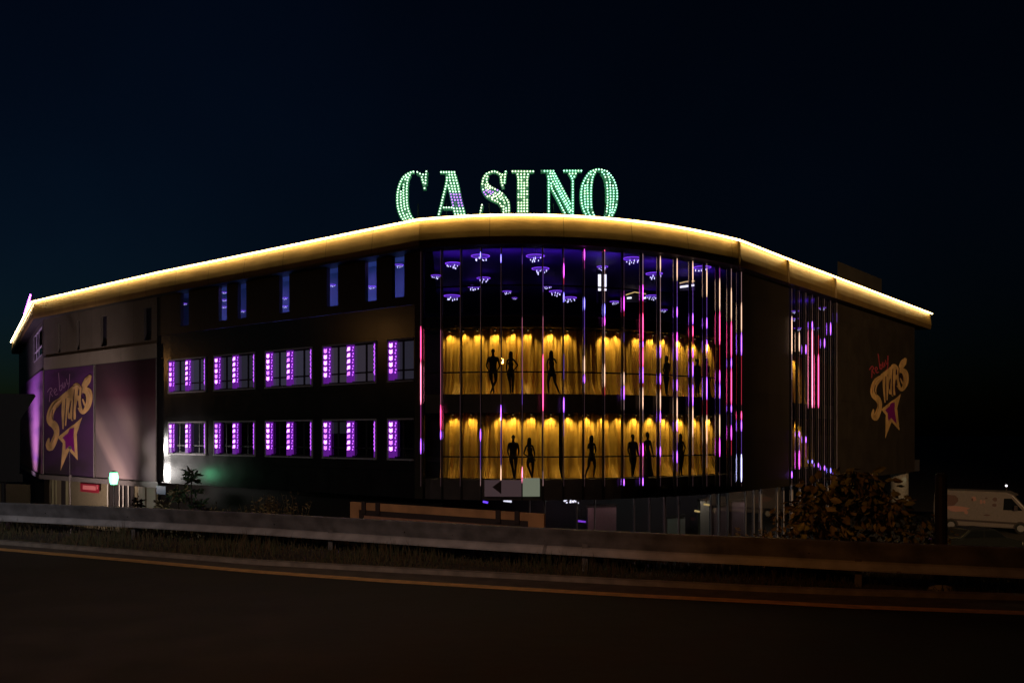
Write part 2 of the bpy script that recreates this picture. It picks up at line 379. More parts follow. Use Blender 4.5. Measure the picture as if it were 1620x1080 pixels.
for i in range(len(KP)-1):
    a0, a1 = KP[i], KP[i+1]
    r0 = [a0+Vector((0,0,.0)), a0+Vector((0,0,.07)), a0+NP*.12+Vector((0,0,.08)), a0+NP*.12]
    r1 = [a1+Vector((0,0,.0)), a1+Vector((0,0,.07)), a1+NP*.12+Vector((0,0,.08)), a1+NP*.12]
    b.prism(r0, r1, cap=False)
tag(b.build("kerb", "kerb"), kind="structure")
b = MB(); prof = [(.12,.03),(.5,.05),(1.4,.06),(2.6,-.05),(4.2,-.7),(7,-2.2),(10.5,Z_G),(30,Z_G),(80,Z_G),(3000,Z_G)]
PP = []
dense = []
for i in range(len(KP)-1):
    n = max(1, min(12, int((KP[i+1]-KP[i]).length/.8)))
    for k in range(n): dense.append(KP[i].lerp(KP[i+1], k/n))
dense.append(KP[-1])
far_l = dense[0]-ND*2500; far_r = dense[-1]+ND*2500
dense = [far_l]+dense+[far_r]
gv = []
rnd = random.Random(3)
for d, z in prof:
    gv.append([p+NP*d+Vector((0,0,z+(rnd.uniform(-.04,.05) if .4 < d < 8 else 0))) for p in dense])
for r0, r1 in zip(gv, gv[1:]):
    for i in range(len(dense)-1): b.face([r0[i], r0[i+1], r1[i+1], r1[i]])
tag(b.build("ground", "soil", smooth=True), kind="structure")
b = MB()
lot = [(-60,30),(90,30),(90,140),(-60,140)]
b.face([(x,y,Z_G+.005) for x,y in lot]); tag(b.build("car_park", "asphalt"), kind="structure")

# ------------------------------------------------------------------ the building
BL = empty("casino_building", (0, 50, Z_G), "dark casino building with a curved glass front and glowing gold roof fascia", "building")
def wall_strip(pts, z0, z1, name, m, holes=(), thick=.0, parent=BL, rev=.18, u0=0, revm=None):
    """vertical wall over plan points with rectangular holes (s0, s1, z0, z1) and their reveals"""
    L = [0]
    for a, c in zip(pts, pts[1:]): L.append(L[-1]+math.hypot(c[0]-a[0], c[1]-a[1]))
    def P(s, z, d=0):
        i = 0
        while i < len(L)-2 and s > L[i+1]: i += 1
        t = (s-L[i])/(L[i+1]-L[i]); a, c = pts[i], pts[i+1]; l = L[i+1]-L[i]
        return Vector((a[0]+(c[0]-a[0])*t-(c[1]-a[1])/l*d, a[1]+(c[1]-a[1])*t+(c[0]-a[0])/l*d, z))
    ss = sorted(set([round(x,4) for x in L]+[round(h[k],4) for h in holes for k in (0,1)])); zs = sorted(set([z0, z1]+[h[k] for h in holes for k in (2,3)]))
    b = MB(); b.m(m)
    for s0, s1 in zip(ss, ss[1:]):
        for a, c in zip(zs, zs[1:]):
            sm, zm = (s0+s1)/2, (a+c)/2
            if any(h[0] < sm < h[1] and h[2] < zm < h[3] for h in holes): continue
            b.face([P(s0,a), P(s1,a), P(s1,c), P(s0,c)], [(s0+u0,a-z0),(s1+u0,a-z0),(s1+u0,c-z0),(s0+u0,c-z0)])
    b.m(revm or m)
    for h in holes:
        s0, s1, a, c = h
        b.face([P(s0,a), P(s1,a), P(s1,a,rev), P(s0,a,rev)]); b.face([P(s0,c), P(s1,c), P(s1,c,rev), P(s0,c,rev)])
        b.face([P(s0,a), P(s0,c), P(s0,c,rev), P(s0,a,rev)]); b.face([P(s1,a), P(s1,c), P(s1,c,rev), P(s1,a,rev)])
    o = b.build(name, None, parent, fix=False); return o, P, L
def s_of(pts, x):
    k = ray(x); s = 0
    for a, c in zip(pts, pts[1:]):
        l = math.hypot(c[0]-a[0], c[1]-a[1]); ga, gb = a[0]-k*a[1], c[0]-k*c[1]
        if ga*gb <= 0: return s+l*ga/(ga-gb)
        s += l
    return s
# --- left wing, main part x 249..656
LW = run(249, 656)
z_u0, z_u1 = w(553, 606).z, w(553, 545).z
z_l0, z_l1 = w(553, 723.5).z, w(553, 665).z
z_band = w(553, 494).z
z_n0, z_n1 = w(526, 485).z, w(526, 416).z
wins = [(267.5,325.5),(339.5,403.5),(421,494),(511.5,595),(614.5,656)]
holes = []
for x0, x1 in wins:
    s0, s1 = s_of(LW, x0), (s_of(LW, x1) if x1 < 656 else s_of(LW, 655.9)-.05)
    holes += [(s0, s1, z_u0, z_u1), (s0, s1, z_l0, z_l1)]
o, PW, LL = wall_strip(LW, Z_WB, z_band, "wall", "cladding_dark", holes, rev=.22)
nar = [(285.5,298.5),(345.8,358.8),(376,389.5),(442,457.5),(517,534.5),(577.5,595.5),(620,639.5)]
nh = [(s_of(LW,a), s_of(LW,c), z_n0, z_n1) for a,c in nar]
wall_strip(run(249,656,-.02), z_band, Z_FB+.05, "wall", "cladding_brown", [(s_of(run(249,656,-.02),a), s_of(run(249,656,-.02),c), z_n0, z_n1) for a,c in nar], rev=.2)
# corner pillar
cp = run(656, 668.5, -.12); wall_strip([isect(WALL,656)]+cp, Z_WB, Z_FB+.03, "corner_pillar", "cladding_brown")
# --- far-left section x 70..248 and end face 36..70
LS = run(69, 248.2, -.12)
z_f0 = Z_WB; z_f1 = w(149, 577.5).z; z_f2 = w(149, 556.5).z
sl = [(159.5,169),(228,240),(92,95.5),(121.5,126)]
wall_strip(LS, z_f2, Z_FB+.05, "wall", "cladding_grey", [(s_of(LS,a), s_of(LS,c), w(160,541).z if 0 else z_f2+.25, w(165,500).z) for a,c in sl], rev=.15)
wall_strip(run(69,248.2,-.2), z_f1, z_f2, "cladding_band", "cladding_band")
wall_strip(LS, z_f0, z_f1, "wall", "cladding_grey")
wall_strip(run(249-.8,249,-.12)+[isect(WALL,249.2)], Z_WB, Z_FB, "wall_return", "frame_dark")
LE = [WALL[0], WALL[1]]
LE = run(30, 70, -.05)
wall_strip(LE, z_f2, Z_FB+.05, "wall", "cladding_grey", [(s_of(LE,55), s_of(LE,68), z_f2+.35, w(62,524).z)], rev=.15)
wall_strip(LE, z_f0, z_f2, "wall", "cladding_grey")
fr = MB()
for s0 in (54.5, 58.5, 62, 67.5):
    p = wz(s0, 0, -.02); fr.tube((p.x,p.y,z_f2+.35), (p.x,p.y,w(62,524).z), .05, n=4)
pa, pb = wz(54.5,0,-.02), wz(67.5,0,-.02)
for z in (z_f2+.35, z_f2+1.0, w(62,524).z): fr.tube((pa.x,pa.y,z), (pb.x,pb.y,z), .05, n=4)
fr.build("window_grille", "frame_pale", BL)
b = MB(); b.m("gutter_wall")      # grey sill band beneath the banners
b0 = run(33,250,-.3); wall_strip(b0, Z_WB-.28, Z_WB+.02, "sill_band", "gutter_wall")
# dark backing behind the far-left slit windows
bk = run(72, 246, .1); wall_strip(bk, z_f2, Z_FB, "window_backing", "blind_dark")
# --- right-hand walls
RW = run(1171.5, 1248, -.05); wall_strip(RW, Z_WB, Z_FB+.05, "wall", "cladding_right")
wall_strip([isect(PL(.02),1169.5), isect(PL(-.05),1171.5)], Z_WB, Z_FB, "wall_return", "mullion_black")
# the long right wall, ending short of the fascia
R2 = run(1322.5, 1447, -.05); wall_strip(R2, Z_WB, Z_FB+.05, "wall", "cladding_right", u0=4)
e = R2[-1]; wall_strip([e, (e[0]+1.0, e[1]+14)], Z_WB, Z_FB+.05, "wall", "cladding_right")
# --- fascia, soffit, coping and light strip
def sweep(P, prof, name, m, parent, uvz=False):
    """prof: list of (inward offset, z)"""
    b = MB(); rows = [[(p[0], p[1], z) for p in offset(P, d)] for d, z in prof]; L = [0]
    for a, c in zip(P, P[1:]): L.append(L[-1]+math.hypot(c[0]-a[0], c[1]-a[1]))
    for r0, r1 in zip(rows, rows[1:]):
        for i in range(len(P)-1): b.face([r0[i], r0[i+1], r1[i+1], r1[i]], [(L[i],r0[i][2]-Z_ROOF+1.5),(L[i+1],r0[i][2]-Z_ROOF+1.5),(L[i+1],r1[i][2]-Z_ROOF+1.5),(L[i],r1[i][2]-Z_ROOF+1.5)])
    return b.build(name, m, parent, fix=False)
def sub(P, x0, x1):
    a, c = isect(P, x0), isect(P, x1); return [a]+[p for p in P if ray(x0)+1e-5 < p[0]/p[1] < ray(x1)-1e-5]+[c]
cuts = [50.2, 661.9, 1171, 1248.3, 1322.8, 1474.8]
fa = [sub(FD, a, c) for a, c in zip(cuts, cuts[1:])]
fa.insert(0, [FD[0], FD[1]])
fprof = [(.16, Z_ROOF+.02), (.13, Z_ROOF-.25), (.07, Z_ROOF-.6), (.05, Z_ROOF-.85), (.07, Z_ROOF-1.05), (.12, Z_FB)]
for i, P in enumerate(fa):
    fo = sweep(P, fprof, "fascia", "gold", BL); fo.data.polygons.foreach_set("use_smooth", [True]*len(fo.data.polygons))
    sweep(P, [(.12, Z_FB), (1.1, Z_FB+.02)], "soffit", "soffit", BL)
    sweep(P, [(-.02, Z_ROOF+.05), (-.02, Z_ROOF+.075), (.6, Z_ROOF+.09)], "coping", "gold", fo)
    tb = MB(); Q = offset(P, .0)
    for a, c in zip(Q, Q[1:]):
        if math.hypot(c[0]-a[0], c[1]-a[1]) < 1e-3: continue
        tb.tube((a[0],a[1],Z_ROOF), (c[0],c[1],Z_ROOF), .042, n=6)
    tb.build("light_strip", "warm_led_dim" if i == 0 else "warm_led", fo)
for x in (1171, 1248.3, 1322.8):
    a, c = isect(FD, x-.25), isect(offset(FD,.5), x); b = MB()
    d = Vector((c[0]-a[0], c[1]-a[1], 0)).normalized(); n = Vector((d.y,-d.x,0))*.03
    a = Vector((a[0],a[1],0))+d*.03; c = Vector((c[0],c[1],0))
    b.prism([a-n+Vector((0,0,Z_FB-.02)), a+n+Vector((0,0,Z_FB-.02)), c+n+Vector((0,0,Z_FB-.02)), c-n+Vector((0,0,Z_FB-.02))],
            [a-n+Vector((0,0,Z_ROOF+.04)), a+n+Vector((0,0,Z_ROOF+.04)), c+n+Vector((0,0,Z_ROOF+.04)), c-n+Vector((0,0,Z_ROOF+.04))]).build("fascia_joint", "gold", BL)
# roof and floor plates as one polygon each
def plate(P, back, z0, z1, name, m, parent=BL):
    pts = list(P)+back; b = MB(); b.prism([(x,y,z0) for x,y in pts], [(x,y,z1) for x,y in pts]); return b.build(name, m, parent)
BACK = [(34, 92), (-20, 118), (-46, 96)]
plate(offset(FD, .5), [(34,92),(-20,118),(-47,95)], Z_ROOF-.3, Z_ROOF-.02, "roof", "roof_dark")
hall = [p for p in PL(.12) if ray(655) < p[0]/p[1] < ray(1330)]
hall_back = [(24, 74), (-6, 74)]
plate(hall, hall_back, Z_C1+.05, Z_C1+.45, "floor_slab", "interior_dark")
plate([p for p in PL(.15) if ray(655) < p[0]/p[1] < ray(1330)], hall_back, Z_C0+.05, Z_S1-.04, "floor_slab", "interior_dark")
plate(PL(.15), BACK, Z_WB, Z_S0-.04, "floor_slab", "interior_dark")
Z_CE = Z_FB+.32
plate([p for p in PL(.3) if ray(600) < p[0]/p[1] < ray(1330)], hall_back, Z_CE, Z_CE+.1, "ceiling", "ceiling_purple")
b = MB(); b.box(-8, 20, 60, 60.2, Z_C1+.45, Z_CE).build("interior_wall", "interior_dark", BL)
# penthouse
Y0_ = 60.0; hz = EYE+(HY-413)/F*Y0_; Y1_ = F*(hz-EYE)/(HY-441.5)
p0, p1 = at(1325, 413, Y0_), at(1395, 441.5, Y1_)
b = MB(); b.prism([(p0.x,p0.y,Z_ROOF-.1),(p1.x,p1.y,Z_ROOF-.1),(p1.x+1.6,p1.y+4,Z_ROOF-.1),(p0.x+1.9,p0.y+4,Z_ROOF-.1)], [(p0.x,p0.y,hz),(p1.x,p1.y,hz),(p1.x+1.6,p1.y+4,hz),(p0.x+1.9,p0.y+4,hz)]).build("roof_house", "cladding_grey", BL)

# --- windows of the left wing (two rows) with their purple light strips
def bar(b, s0, s1, z0, z1, d0, d1):
    p = [PW(s0,z0,d0), PW(s1,z0,d0), PW(s1,z0,d1), PW(s0,z0,d1)]; q = [PW(s0,z1,d0), PW(s1,z1,d0), PW(s1,z1,d1), PW(s0,z1,d1)]
    b.prism(p, q)
for wi, (x0, x1) in enumerate(wins):
    s0, s1 = s_of(LW, x0), (s_of(LW, x1) if x1 < 656 else s_of(LW, 655.9)-.05)
    full = x1 < 656
    wd = s1-s0 if full else (s1-s0)*2.0
    for row, (za, zb) in enumerate(((z_u0, z_u1), (z_l0, z_l1))):
        f = MB(); t = .07
        bar(f, s0-.04, s1+(.04 if full else 0), zb, zb+t, -.05, .06); bar(f, s0-.04, s1+(.04 if full else 0), za-t, za, -.07, .06)
        bar(f, s0-.05, s0+.02, za, zb, -.05, .06)
        if full: bar(f, s1-.02, s1+.05, za, zb, -.05, .06)
        wo = f.build("window", "frame_pale", BL)
        g = MB(); fr = (.26, .79) if full else (.52, )
        for q in fr: bar(g, s0+(s1-s0)*q-.035, s0+(s1-s0)*q+.035, za, zb, .10, .17)
        zt = za+(zb-za)*.26
        bar(g, s0, s1, zt-.035, zt+.035, .10, .16); bar(g, s0, s1, za, za+.07, .10, .17); bar(g, s0, s1, zb-.06, zb, .10, .17)
        g.build("sash", "frame_dark", wo)
        g = MB(); g.face([PW(s0,za,.13), PW(s1,za,.13), PW(s1,zb,.13), PW(s0,zb,.13)]); g.build("pane", "glass_dark", wo, fix=False)
        g = MB(); g.face([PW(s0,za,.21), PW(s1,za,.21), PW(s1,zb,.21), PW(s0,zb,.21)]); g.build("blind", ["blind_lit","blind_mid","blind_lit","blind_warm","blind_mid"][wi] if row == 0 else ["blind_mid2","blind_dark","blind_dark","blind_dark","blind_dark"][wi], wo)
        if row == 1 and wi in (0, 3): g = MB(); zq = zb-(zb-za)*(.35 if wi else .62); g.face([PW(s0+.05,zq,.19), PW(s0+(s1-s0)*.5,zq,.19), PW(s0+(s1-s0)*.5,zb,.19), PW(s0+.05,zb,.19)]); g.build("roller_blind", "blind_mid2", wo, fix=False)
        # strips: front of chevron cells and a glowing column of points that imitates their reflection
        pos = [s0+.04, s0+wd*.46] + ([s1-.13] if full else [])
        if not full: pos = [s0+.04]
        for k, sp in enumerate(pos):
            last = k == 2
            b = MB(); b.m("strip_body")
            ww = .10 if last else .27
            bar(b, sp, sp+ww, za+.04, zb-.02, -.02, .08)
            if not last: bar(b, sp+ww, sp+ww+.17, za+.10, zb-.02, .03, .08)
            n = 5; hh = (zb-za-.36)/n; wr = random.Random(wi*31+row*7+k)
            for j in range(n):
                zc = zb-.06-hh*(j+.5)
                cm = wr.choice(["cell_purple","cell_purple","cell_purple","cell_violet"]); b.m(cm)
                if not last:
                    q = hh*.34
                    v = [PW(sp+.03,zc-q*.7,-.026), PW(sp+ww*.5,zc-q*1.15,-.026), PW(sp+ww-.03,zc-q*.7,-.026), PW(sp+ww-.03,zc+q*1.05,-.026), PW(sp+ww*.5,zc+q*.75,-.026), PW(sp+.03,zc+q*1.05,-.026)]
                    if k == 1 : v = [PW(sp+.03,zc-q,-.026), PW(sp+ww-.03,zc-q*.7,-.026), PW(sp+ww-.03,zc+q*1.0,-.026), PW(sp+.07,zc+q*.8,-.026)]
                    b.face(v)
                    b.m("cell_dot")
                    for dz in (-.22, .22):
                        c0 = sp+ww+.10+(.025 if dz > 0 else -.01); z_ = zc+hh*dz
                        b.face([PW(c0-.035,z_-.035,.026), PW(c0+.035,z_-.035,.026), PW(c0+.035,z_+.035,.026), PW(c0-.035,z_+.035,.026)])
                else:
                    b.m("cell_dot")
                    for dz in (-.3, 0, .3):
                        c0 = sp+.05+(.02 if (j+int(dz*10)) % 2 else -.02); z_ = zc+hh*dz
                        b.face([PW(c0-.03,z_-.04,-.026), PW(c0+.03,z_-.04,-.026), PW(c0+.03,z_+.04,-.026), PW(c0-.03,z_+.04,-.026)])
            b.build("light_strip", None, wo, fix=False)
# narrow windows on the top floor
LWn = run(249,656,-.02)
for (a, c), (s0, s1, za, zb) in zip(nar, nh):
    g = MB(); g.face([PW(s0,za,.12), PW(s1,za,.12), PW(s1,zb,.12), PW(s0,zb,.12)])
    f = MB(); bar(f, s0, s0+.03, za, zb, .05, .16); bar(f, s1-.03, s1, za, zb, .05, .16); bar(f, s0, s1, za, za+.04, .05, .16); bar(f, s0, s1, zb-.04, zb, .05, .16)
    fo = f.build("narrow_window", "frame_dark", BL); g.build("pane", "glass", fo, fix=False)
# the lit corridor behind them
c_back = run(249, 656, 2.6)
wall_strip([isect(PL(2.6),249), isect(PL(2.6),655)], z_n0-1.0, Z_CE+.4, "corridor_wall", "interior_blue")
b = MB(); A0, A1 = isect(PL(.25),252), isect(PL(.25),650); B0, B1 = isect(PL(2.65),240), isect(PL(2.65),655)
b.face([(A0[0],A0[1],Z_CE+.1),(A1[0],A1[1],Z_CE+.1),(B1[0],B1[1],Z_CE+.1),(B0[0],B0[1],Z_CE+.1)]); b.build("corridor_ceiling", "interior_blue", BL)
b = MB(); b.face([(A0[0],A0[1],z_n0-.5),(A1[0],A1[1],z_n0-.5),(B1[0],B1[1],z_n0-.5),(B0[0],B0[1],z_n0-.5)]); b.build("corridor_floor", "interior_blue", BL)
b = MB(); b.face([(A1[0],A1[1],z_n0-.5),(B1[0],B1[1],z_n0-.5),(B1[0],B1[1],Z_CE+.1),(A1[0],A1[1],Z_CE+.1)]); b.build("corridor_end_wall", "interior_dark", BL)
for i, x in enumerate((310, 400, 470, 545, 620)):
    p = wz(x, Z_CE-.1, 1.2); lamp('AREA', p, (.34,.20,1), 17, BL, p-Vector((0,0,1)), size=2.2, sizey=.5)
    p = wz(x, z_n0-.4, 1.2); lamp('AREA', p, (.16,.36,1), 17, BL, p+Vector((0,0,1)), size=2.2, sizey=.5)

# --- curved curtain wall
mull = [669,699,729.5,761,793,826,858.5,891,923,954.6,984.9,1014.4,1041.7,1068,1092.7,1114.7,1135,1153,1169]
CW = empty("curtain_wall", (0, 40, Z_WB)); CW.parent = BL; CW.matrix_parent_inverse = MINV(BL)
tubes = {0:[(516,572,'R'),(572,640,'K'),(640,692,'m'),(693,718,'P')], 1:[(522,640,'k'),(560,636,'K'),(640,680,'R'),(680,695,'P')], 2:[], 3:[(398,409,'B'),(678,698,'P'),(742,768,'w')],
 4:[(402,416,'B'),(640,665,'P'),(735,768,'W')], 5:[(403,418,'p'),(502,600,'k'),(600,640,'p'),(738,768,'K')], 6:[(425,462,'p'),(500,560,'k'),(560,650,'R'),(650,675,'k'),(745,768,'w')],
 7:[(408,416,'m'),(416,440,'M'),(440,450,'r'),(462,478,'B'),(560,600,'p'),(628,652,'P'),(652,690,'p')], 8:[(385,392,'p'),(392,412,'M'),(412,425,'m'),(470,490,'B'),(545,562,'w'),(562,592,'W'),(592,606,'P'),(606,620,'w')],
 9:[(387,397,'R'),(397,478,'w'),(480,500,'B'),(500,515,'M'),(515,575,'w'),(575,612,'W'),(612,625,'r')], 10:[(460,468,'m'),(468,492,'M'),(492,500,'r'),(527,540,'p'),(588,610,'W'),(610,632,'P'),(632,648,'w'),(757,768,'P')],
 11:[(392,450,'w'),(450,476,'M'),(476,495,'r'),(495,540,'R'),(540,549,'P'),(549,580,'R'),(580,606,'P'),(606,612,'r'),(612,648,'W'),(648,668,'w'),(700,722,'M'),(755,768,'P')],
 12:[(393,430,'W'),(430,545,'w'),(545,566,'P'),(566,590,'w'),(590,608,'P'),(608,616,'r'),(616,650,'W'),(650,668,'P'),(706,722,'P'),(722,736,'m')],
 13:[(398,408,'R'),(408,444,'W'),(444,484,'p'),(485,502,'P'),(525,546,'M'),(546,570,'P'),(600,618,'P'),(628,664,'W'),(664,682,'P'),(712,732,'P'),(732,745,'p')],
 14:[(404,412,'r'),(412,448,'W'),(448,494,'p'),(495,513,'P'),(515,532,'R'),(550,566,'M'),(572,596,'P'),(608,642,'P'),(642,692,'W'),(692,720,'w')],
 15:[(406,424,'w'),(424,470,'W'),(470,500,'p'),(502,520,'P'),(537,558,'P'),(570,596,'m'),(596,632,'P'),(632,656,'r'),(656,702,'W'),(702,740,'w')],
 16:[(410,420,'P'),(424,440,'m'),(440,492,'W'),(492,545,'R'),(545,585,'r'),(585,606,'M'),(606,630,'P'),(655,692,'W'),(692,722,'M')],
 17:[(415,455,'w'),(455,508,'W'),(508,566,'R'),(566,582,'P'),(582,640,'R'),(640,652,'P'),(672,696,'M'),(696,720,'r')],
 18:[(420,478,'w'),(478,526,'W'),(526,562,'P'),(562,640,'r'),(650,664,'R'),(664,682,'P'),(718,762,'L')]}
tz = [w(760, 451.5).z, w(830, 588).z, w(830, 722.5).z]
def make_tube(x, segs, dist, parent, rad=.021, x_ext=0):
    n = nrm_at(x, 0); p = isect(WALL, x); c = Vector((p[0],p[1],0))+n*dist
    b = MB(); zt, zb = Z_FB-.03, EYE+(HY-769)/F*c.y
    cuts_ = []
    y = lambda yy: EYE+(HY-yy)/F*c.y
    cur = zt
    segs = sorted(segs)
    out = []
    for (a, e_, k) in segs:
        za, ze = min(y(a), cur), y(e_)
        gap = {'R':'r','K':'k','M':'m','P':'p','B':'p','W':'k'}.get(out[-1][2]) if out and out[-1][2] and cur-za < 1.9 else None
        if za < cur-.02: out.append((cur, za, gap))
        if ze < za: out.append((za, ze, k)); cur = ze
    if cur > zb: out.append((cur, zb, None))
    key = {'R':'red','K':'pink','M':'magenta','P':'purple','B':'blue','W':'warm','L':'ice','r':'red_dim','k':'pink_dim','p':'purple_dim','w':'warm_dim','m':'magenta_dim'}
    for za, ze, k in out:
        b.m("led_"+key[k] if k else "led_unlit_glow"); A0 = Vector((c.x,c.y,za)); A1 = Vector((c.x,c.y,ze)); l = za-ze
        if k and k.isupper():
            tp = min(.22, l*.3); t1, t2 = A0-Vector((0,0,tp)), A1+Vector((0,0,tp))  # ends tapered in shape to imitate lens glare
            b.tube(A0, t1, rad*.35, rad, 6); b.tube(t1, t2, rad, rad, 6); b.tube(t2, A1, rad, rad*.35, 6)
        else: b.tube(A0, A1, rad*(.42 if k else .30), n=6)
    # brackets
    b.m("mullion_black")
    for z in tz: b.tube((p[0],p[1],z), (c.x,c.y,z), .012, n=4)
    return b.build("light_tube", None, parent, fix=False)
for i, x in enumerate(mull):
    p = isect(WALL, x); n = nrm_at(x); c = Vector((p[0],p[1],0)); b = MB(); t = Vector((-n.y,n.x,0))*.025
    a0 = c+n*.03; a1 = c-n*.12
    b.prism([v+Vector((0,0,Z_WB)) for v in (a0-t,a0+t,a1+t,a1-t)], [v+Vector((0,0,Z_FB+.02)) for v in (a0-t,a0+t,a1+t,a1-t)])
    b.build("mullion", "mullion_black", CW)
    make_tube(x, tubes[i], .13, CW)
for x0, x1 in zip(mull, mull[1:]):
    P = run(x0, x1); b = MB(); a, c = P[0], P[-1]
    b.face([(a[0],a[1],Z_WB),(c[0],c[1],Z_WB),(c[0],c[1],Z_FB+.05),(a[0],a[1],Z_FB+.05)]); b.build("glass_pane", "glass", CW, fix=False)
for z in tz:
    P = [isect(PL(.02), x) for x in mull]; b = MB(); Q = [isect(PL(.08), x) for x in mull]
    for i in range(len(P)-1):
        b.prism([(P[i][0],P[i][1],z-.03),(P[i+1][0],P[i+1][1],z-.03),(Q[i+1][0],Q[i+1][1],z-.03),(Q[i][0],Q[i][1],z-.03)],
                [(P[i][0],P[i][1],z+.03),(P[i+1][0],P[i+1][1],z+.03),(Q[i+1][0],Q[i+1][1],z+.03),(Q[i][0],Q[i][1],z+.03)])
    b.build("transom", "mullion_black", CW)
# spandrel faces behind the glass
wall_strip(run(669,1169,.14), Z_C0, Z_S1-.02, "spandrel", "spandrel", parent=CW)
wall_strip(run(669,1169,.14), Z_WB, Z_S0-.02, "spandrel", "spandrel", parent=CW)
wall_strip(run(669,1169,.14), Z_C1, Z_C1+.5, "spandrel", "spandrel", parent=CW)
# end bays and backs of the window boxes
wall_strip(run(660,1172,1.6), Z_S0, Z_C1, "box_back_wall", "interior_dark")
# --- narrow glass section on the right
m2 = [1249.4,1261.2,1271.6,1281.8,1291.5,1301.2,1310.9,1320.8]
t2s = {0:[(500,560,'W'),(560,600,'w'),(745,756,'P')], 1:[(525,556,'W'),(682,691,'P'),(712,742,'M')], 2:[(545,560,'P'),(690,700,'P'),(700,724,'m')], 3:[(508,520,'P'),(520,645,'K'),(727,733,'B')], 4:[(530,560,'r'),(560,645,'R'),(732,739,'P')],
 5:[(535,550,'P'),(736,744,'P')], 6:[(510,530,'P'),(740,748,'B')], 7:[(495,510,'p'),(743,750,'P')]}
C2 = empty("side_curtain_wall", (14, 46, Z_WB)); C2.parent = BL; C2.matrix_parent_inverse = MINV(BL)
for i, x in enumerate(m2):
    p = isect(WALL, x); n = nrm_at(x); c = Vector((p[0],p[1],0)); b = MB(); t = Vector((-n.y,n.x,0))*.022; a0 = c+n*.03; a1 = c-n*.1
    b.prism([v+Vector((0,0,Z_WB)) for v in (a0-t,a0+t,a1+t,a1-t)], [v+Vector((0,0,Z_FB+.02)) for v in (a0-t,a0+t,a1+t,a1-t)]); b.build("mullion", "mullion_black", C2)
    make_tube(x, t2s[i], .12, C2, rad=.026)
for x0, x1 in zip(m2, m2[1:]):
    a, c = isect(WALL,x0), isect(WALL,x1); b = MB(); b.face([(a[0],a[1],Z_WB),(c[0],c[1],Z_WB),(c[0],c[1],Z_FB+.05),(a[0],a[1],Z_FB+.05)]); b.build("glass_pane", "glass", C2, fix=False)
wall_strip(run(1249,1321,.14), Z_C0, Z_S1-.02, "spandrel", "spandrel", parent=C2)
wall_strip(run(1249,1321,.14), Z_WB, Z_S0-.02, "spandrel", "spandrel", parent=C2)
wall_strip(run(1245,1325,2.2), Z_S0, Z_C1, "box_back_wall", "interior_dark")

# ------------------------------------------------------------------ curtains with their spot lamps
def curtain(x0, x1, za, zb, d, label, seed, parts=None):
    rr = random.Random(seed); P = run(x0, x1, d); L = [0]
    for a, c in zip(P, P[1:]): L.append(L[-1]+math.hypot(c[0]-a[0], c[1]-a[1]))
    tot = L[-1]; n = int(tot/.022); rows = [0, .05, .12, .22, .5, .8, 1]
    ph = [rr.uniform(0, 6.28) for _ in range(8)]
    def pt(s):
        i = 0
        while i < len(L)-2 and s > L[i+1]: i += 1
        l = L[i+1]-L[i]; t = (s-L[i])/l; a, c = P[i], P[i+1]; return a[0]+(c[0]-a[0])*t, a[1]+(c[1]-a[1])*t, -(c[1]-a[1])/l, (c[0]-a[0])/l
    vs = []; fs = []
    for r_, h in enumerate(rows):
        fl = max(0, 1-h/.22)
        for i in range(n+1):
            s = tot*i/n
            s_ = s+.05*math.sin(h*2.2+s*1.3+ph[5])
            wv = .045*math.sin(s_*17+1.6*math.sin(s_*1.9+ph[0])+ph[1])+.03*math.sin(s_*31+2*math.sin(s_*2.7+ph[2])+ph[3])+.02*math.sin(s_*7.3+ph[4])
            wv *= (1+.25*math.sin(s*1.1+ph[6]))*(.55+.5*(1-h))
            wv *= 1.2; wv -= fl**1.5*(.10+.42*max(0, math.sin(s*4.1+ph[7]))**2*(.5+.5*math.sin(s*13)**2))
            x, y, nx, ny = pt(s); vs.append((x+nx*wv, y+ny*wv, za+(zb-za)*h+(fl*.03*math.sin(s*23))*(h > 0)))
    for r_ in range(len(rows)-1):
        for i in range(n): k = r_*(n+1)+i; fs.append((k, k+1, k+n+2, k+n+1))
    b = MB(); b.mesh(vs, fs); o = b.build("curtain", "curtain", None, smooth=True, fix=False)
    return tag(o, label, "curtain", "gold curtains behind the glass front")
CD = 1.0
curtain(700, 943, Z_S1, Z_C1+.04, CD, "left gold pleated curtain on the upper floor of the glass front", 1)
curtain(944, 1130, Z_S1, Z_C1+.04, CD, "right gold pleated curtain on the upper floor of the glass front", 2)
curtain(698, 884, Z_S0, Z_C0+.04, CD, "left gold pleated curtain on the lower floor of the glass front", 3)
curtain(892, 1132, Z_S0, Z_C0+.04, CD, "right gold pleated curtain on the lower floor of the glass front", 4)
curtain(1252, 1284, Z_S1, Z_C1, 1.2, "short gold curtain on the upper floor of the narrow glass section", 5)
curtain(1252, 1290, Z_S0, Z_C0, 1.2, "short gold curtain on the lower floor of the narrow glass section", 6)
su = [712,732,755,786,814,838,872,900,958,977,1007,1031,1054,1078,1101,1124]
slw = [716,748,790,813,841,870,902,930,955,978,1007,1034,1057,1077,1101,1124]
def downlight(x, z, d, power, k):
    p = wz(x, z, d); e = empty("downlight", p, "downlight above the %s gold curtain, %s" % k, "downlight", "downlights over the gold curtains")
    b = MB(); b.m("dark_metal"); b.tube(p+Vector((0,0,.0)), p+Vector((0,0,.09)), .05, .05, 8); b.m("yellow_lamp"); b.tube(p+Vector((0,0,-.006)), p+Vector((0,0,-.001)), .035, .035, 8)
    b.build("lamp_housing", None, e)
    n = nrm_at(x, d); lamp('SPOT', p+Vector((0,0,-.03)), (1,.70,.26), power, e, p-n*.30+Vector((0,0,-1.2)), size=.05, spot=104, blend=.9)
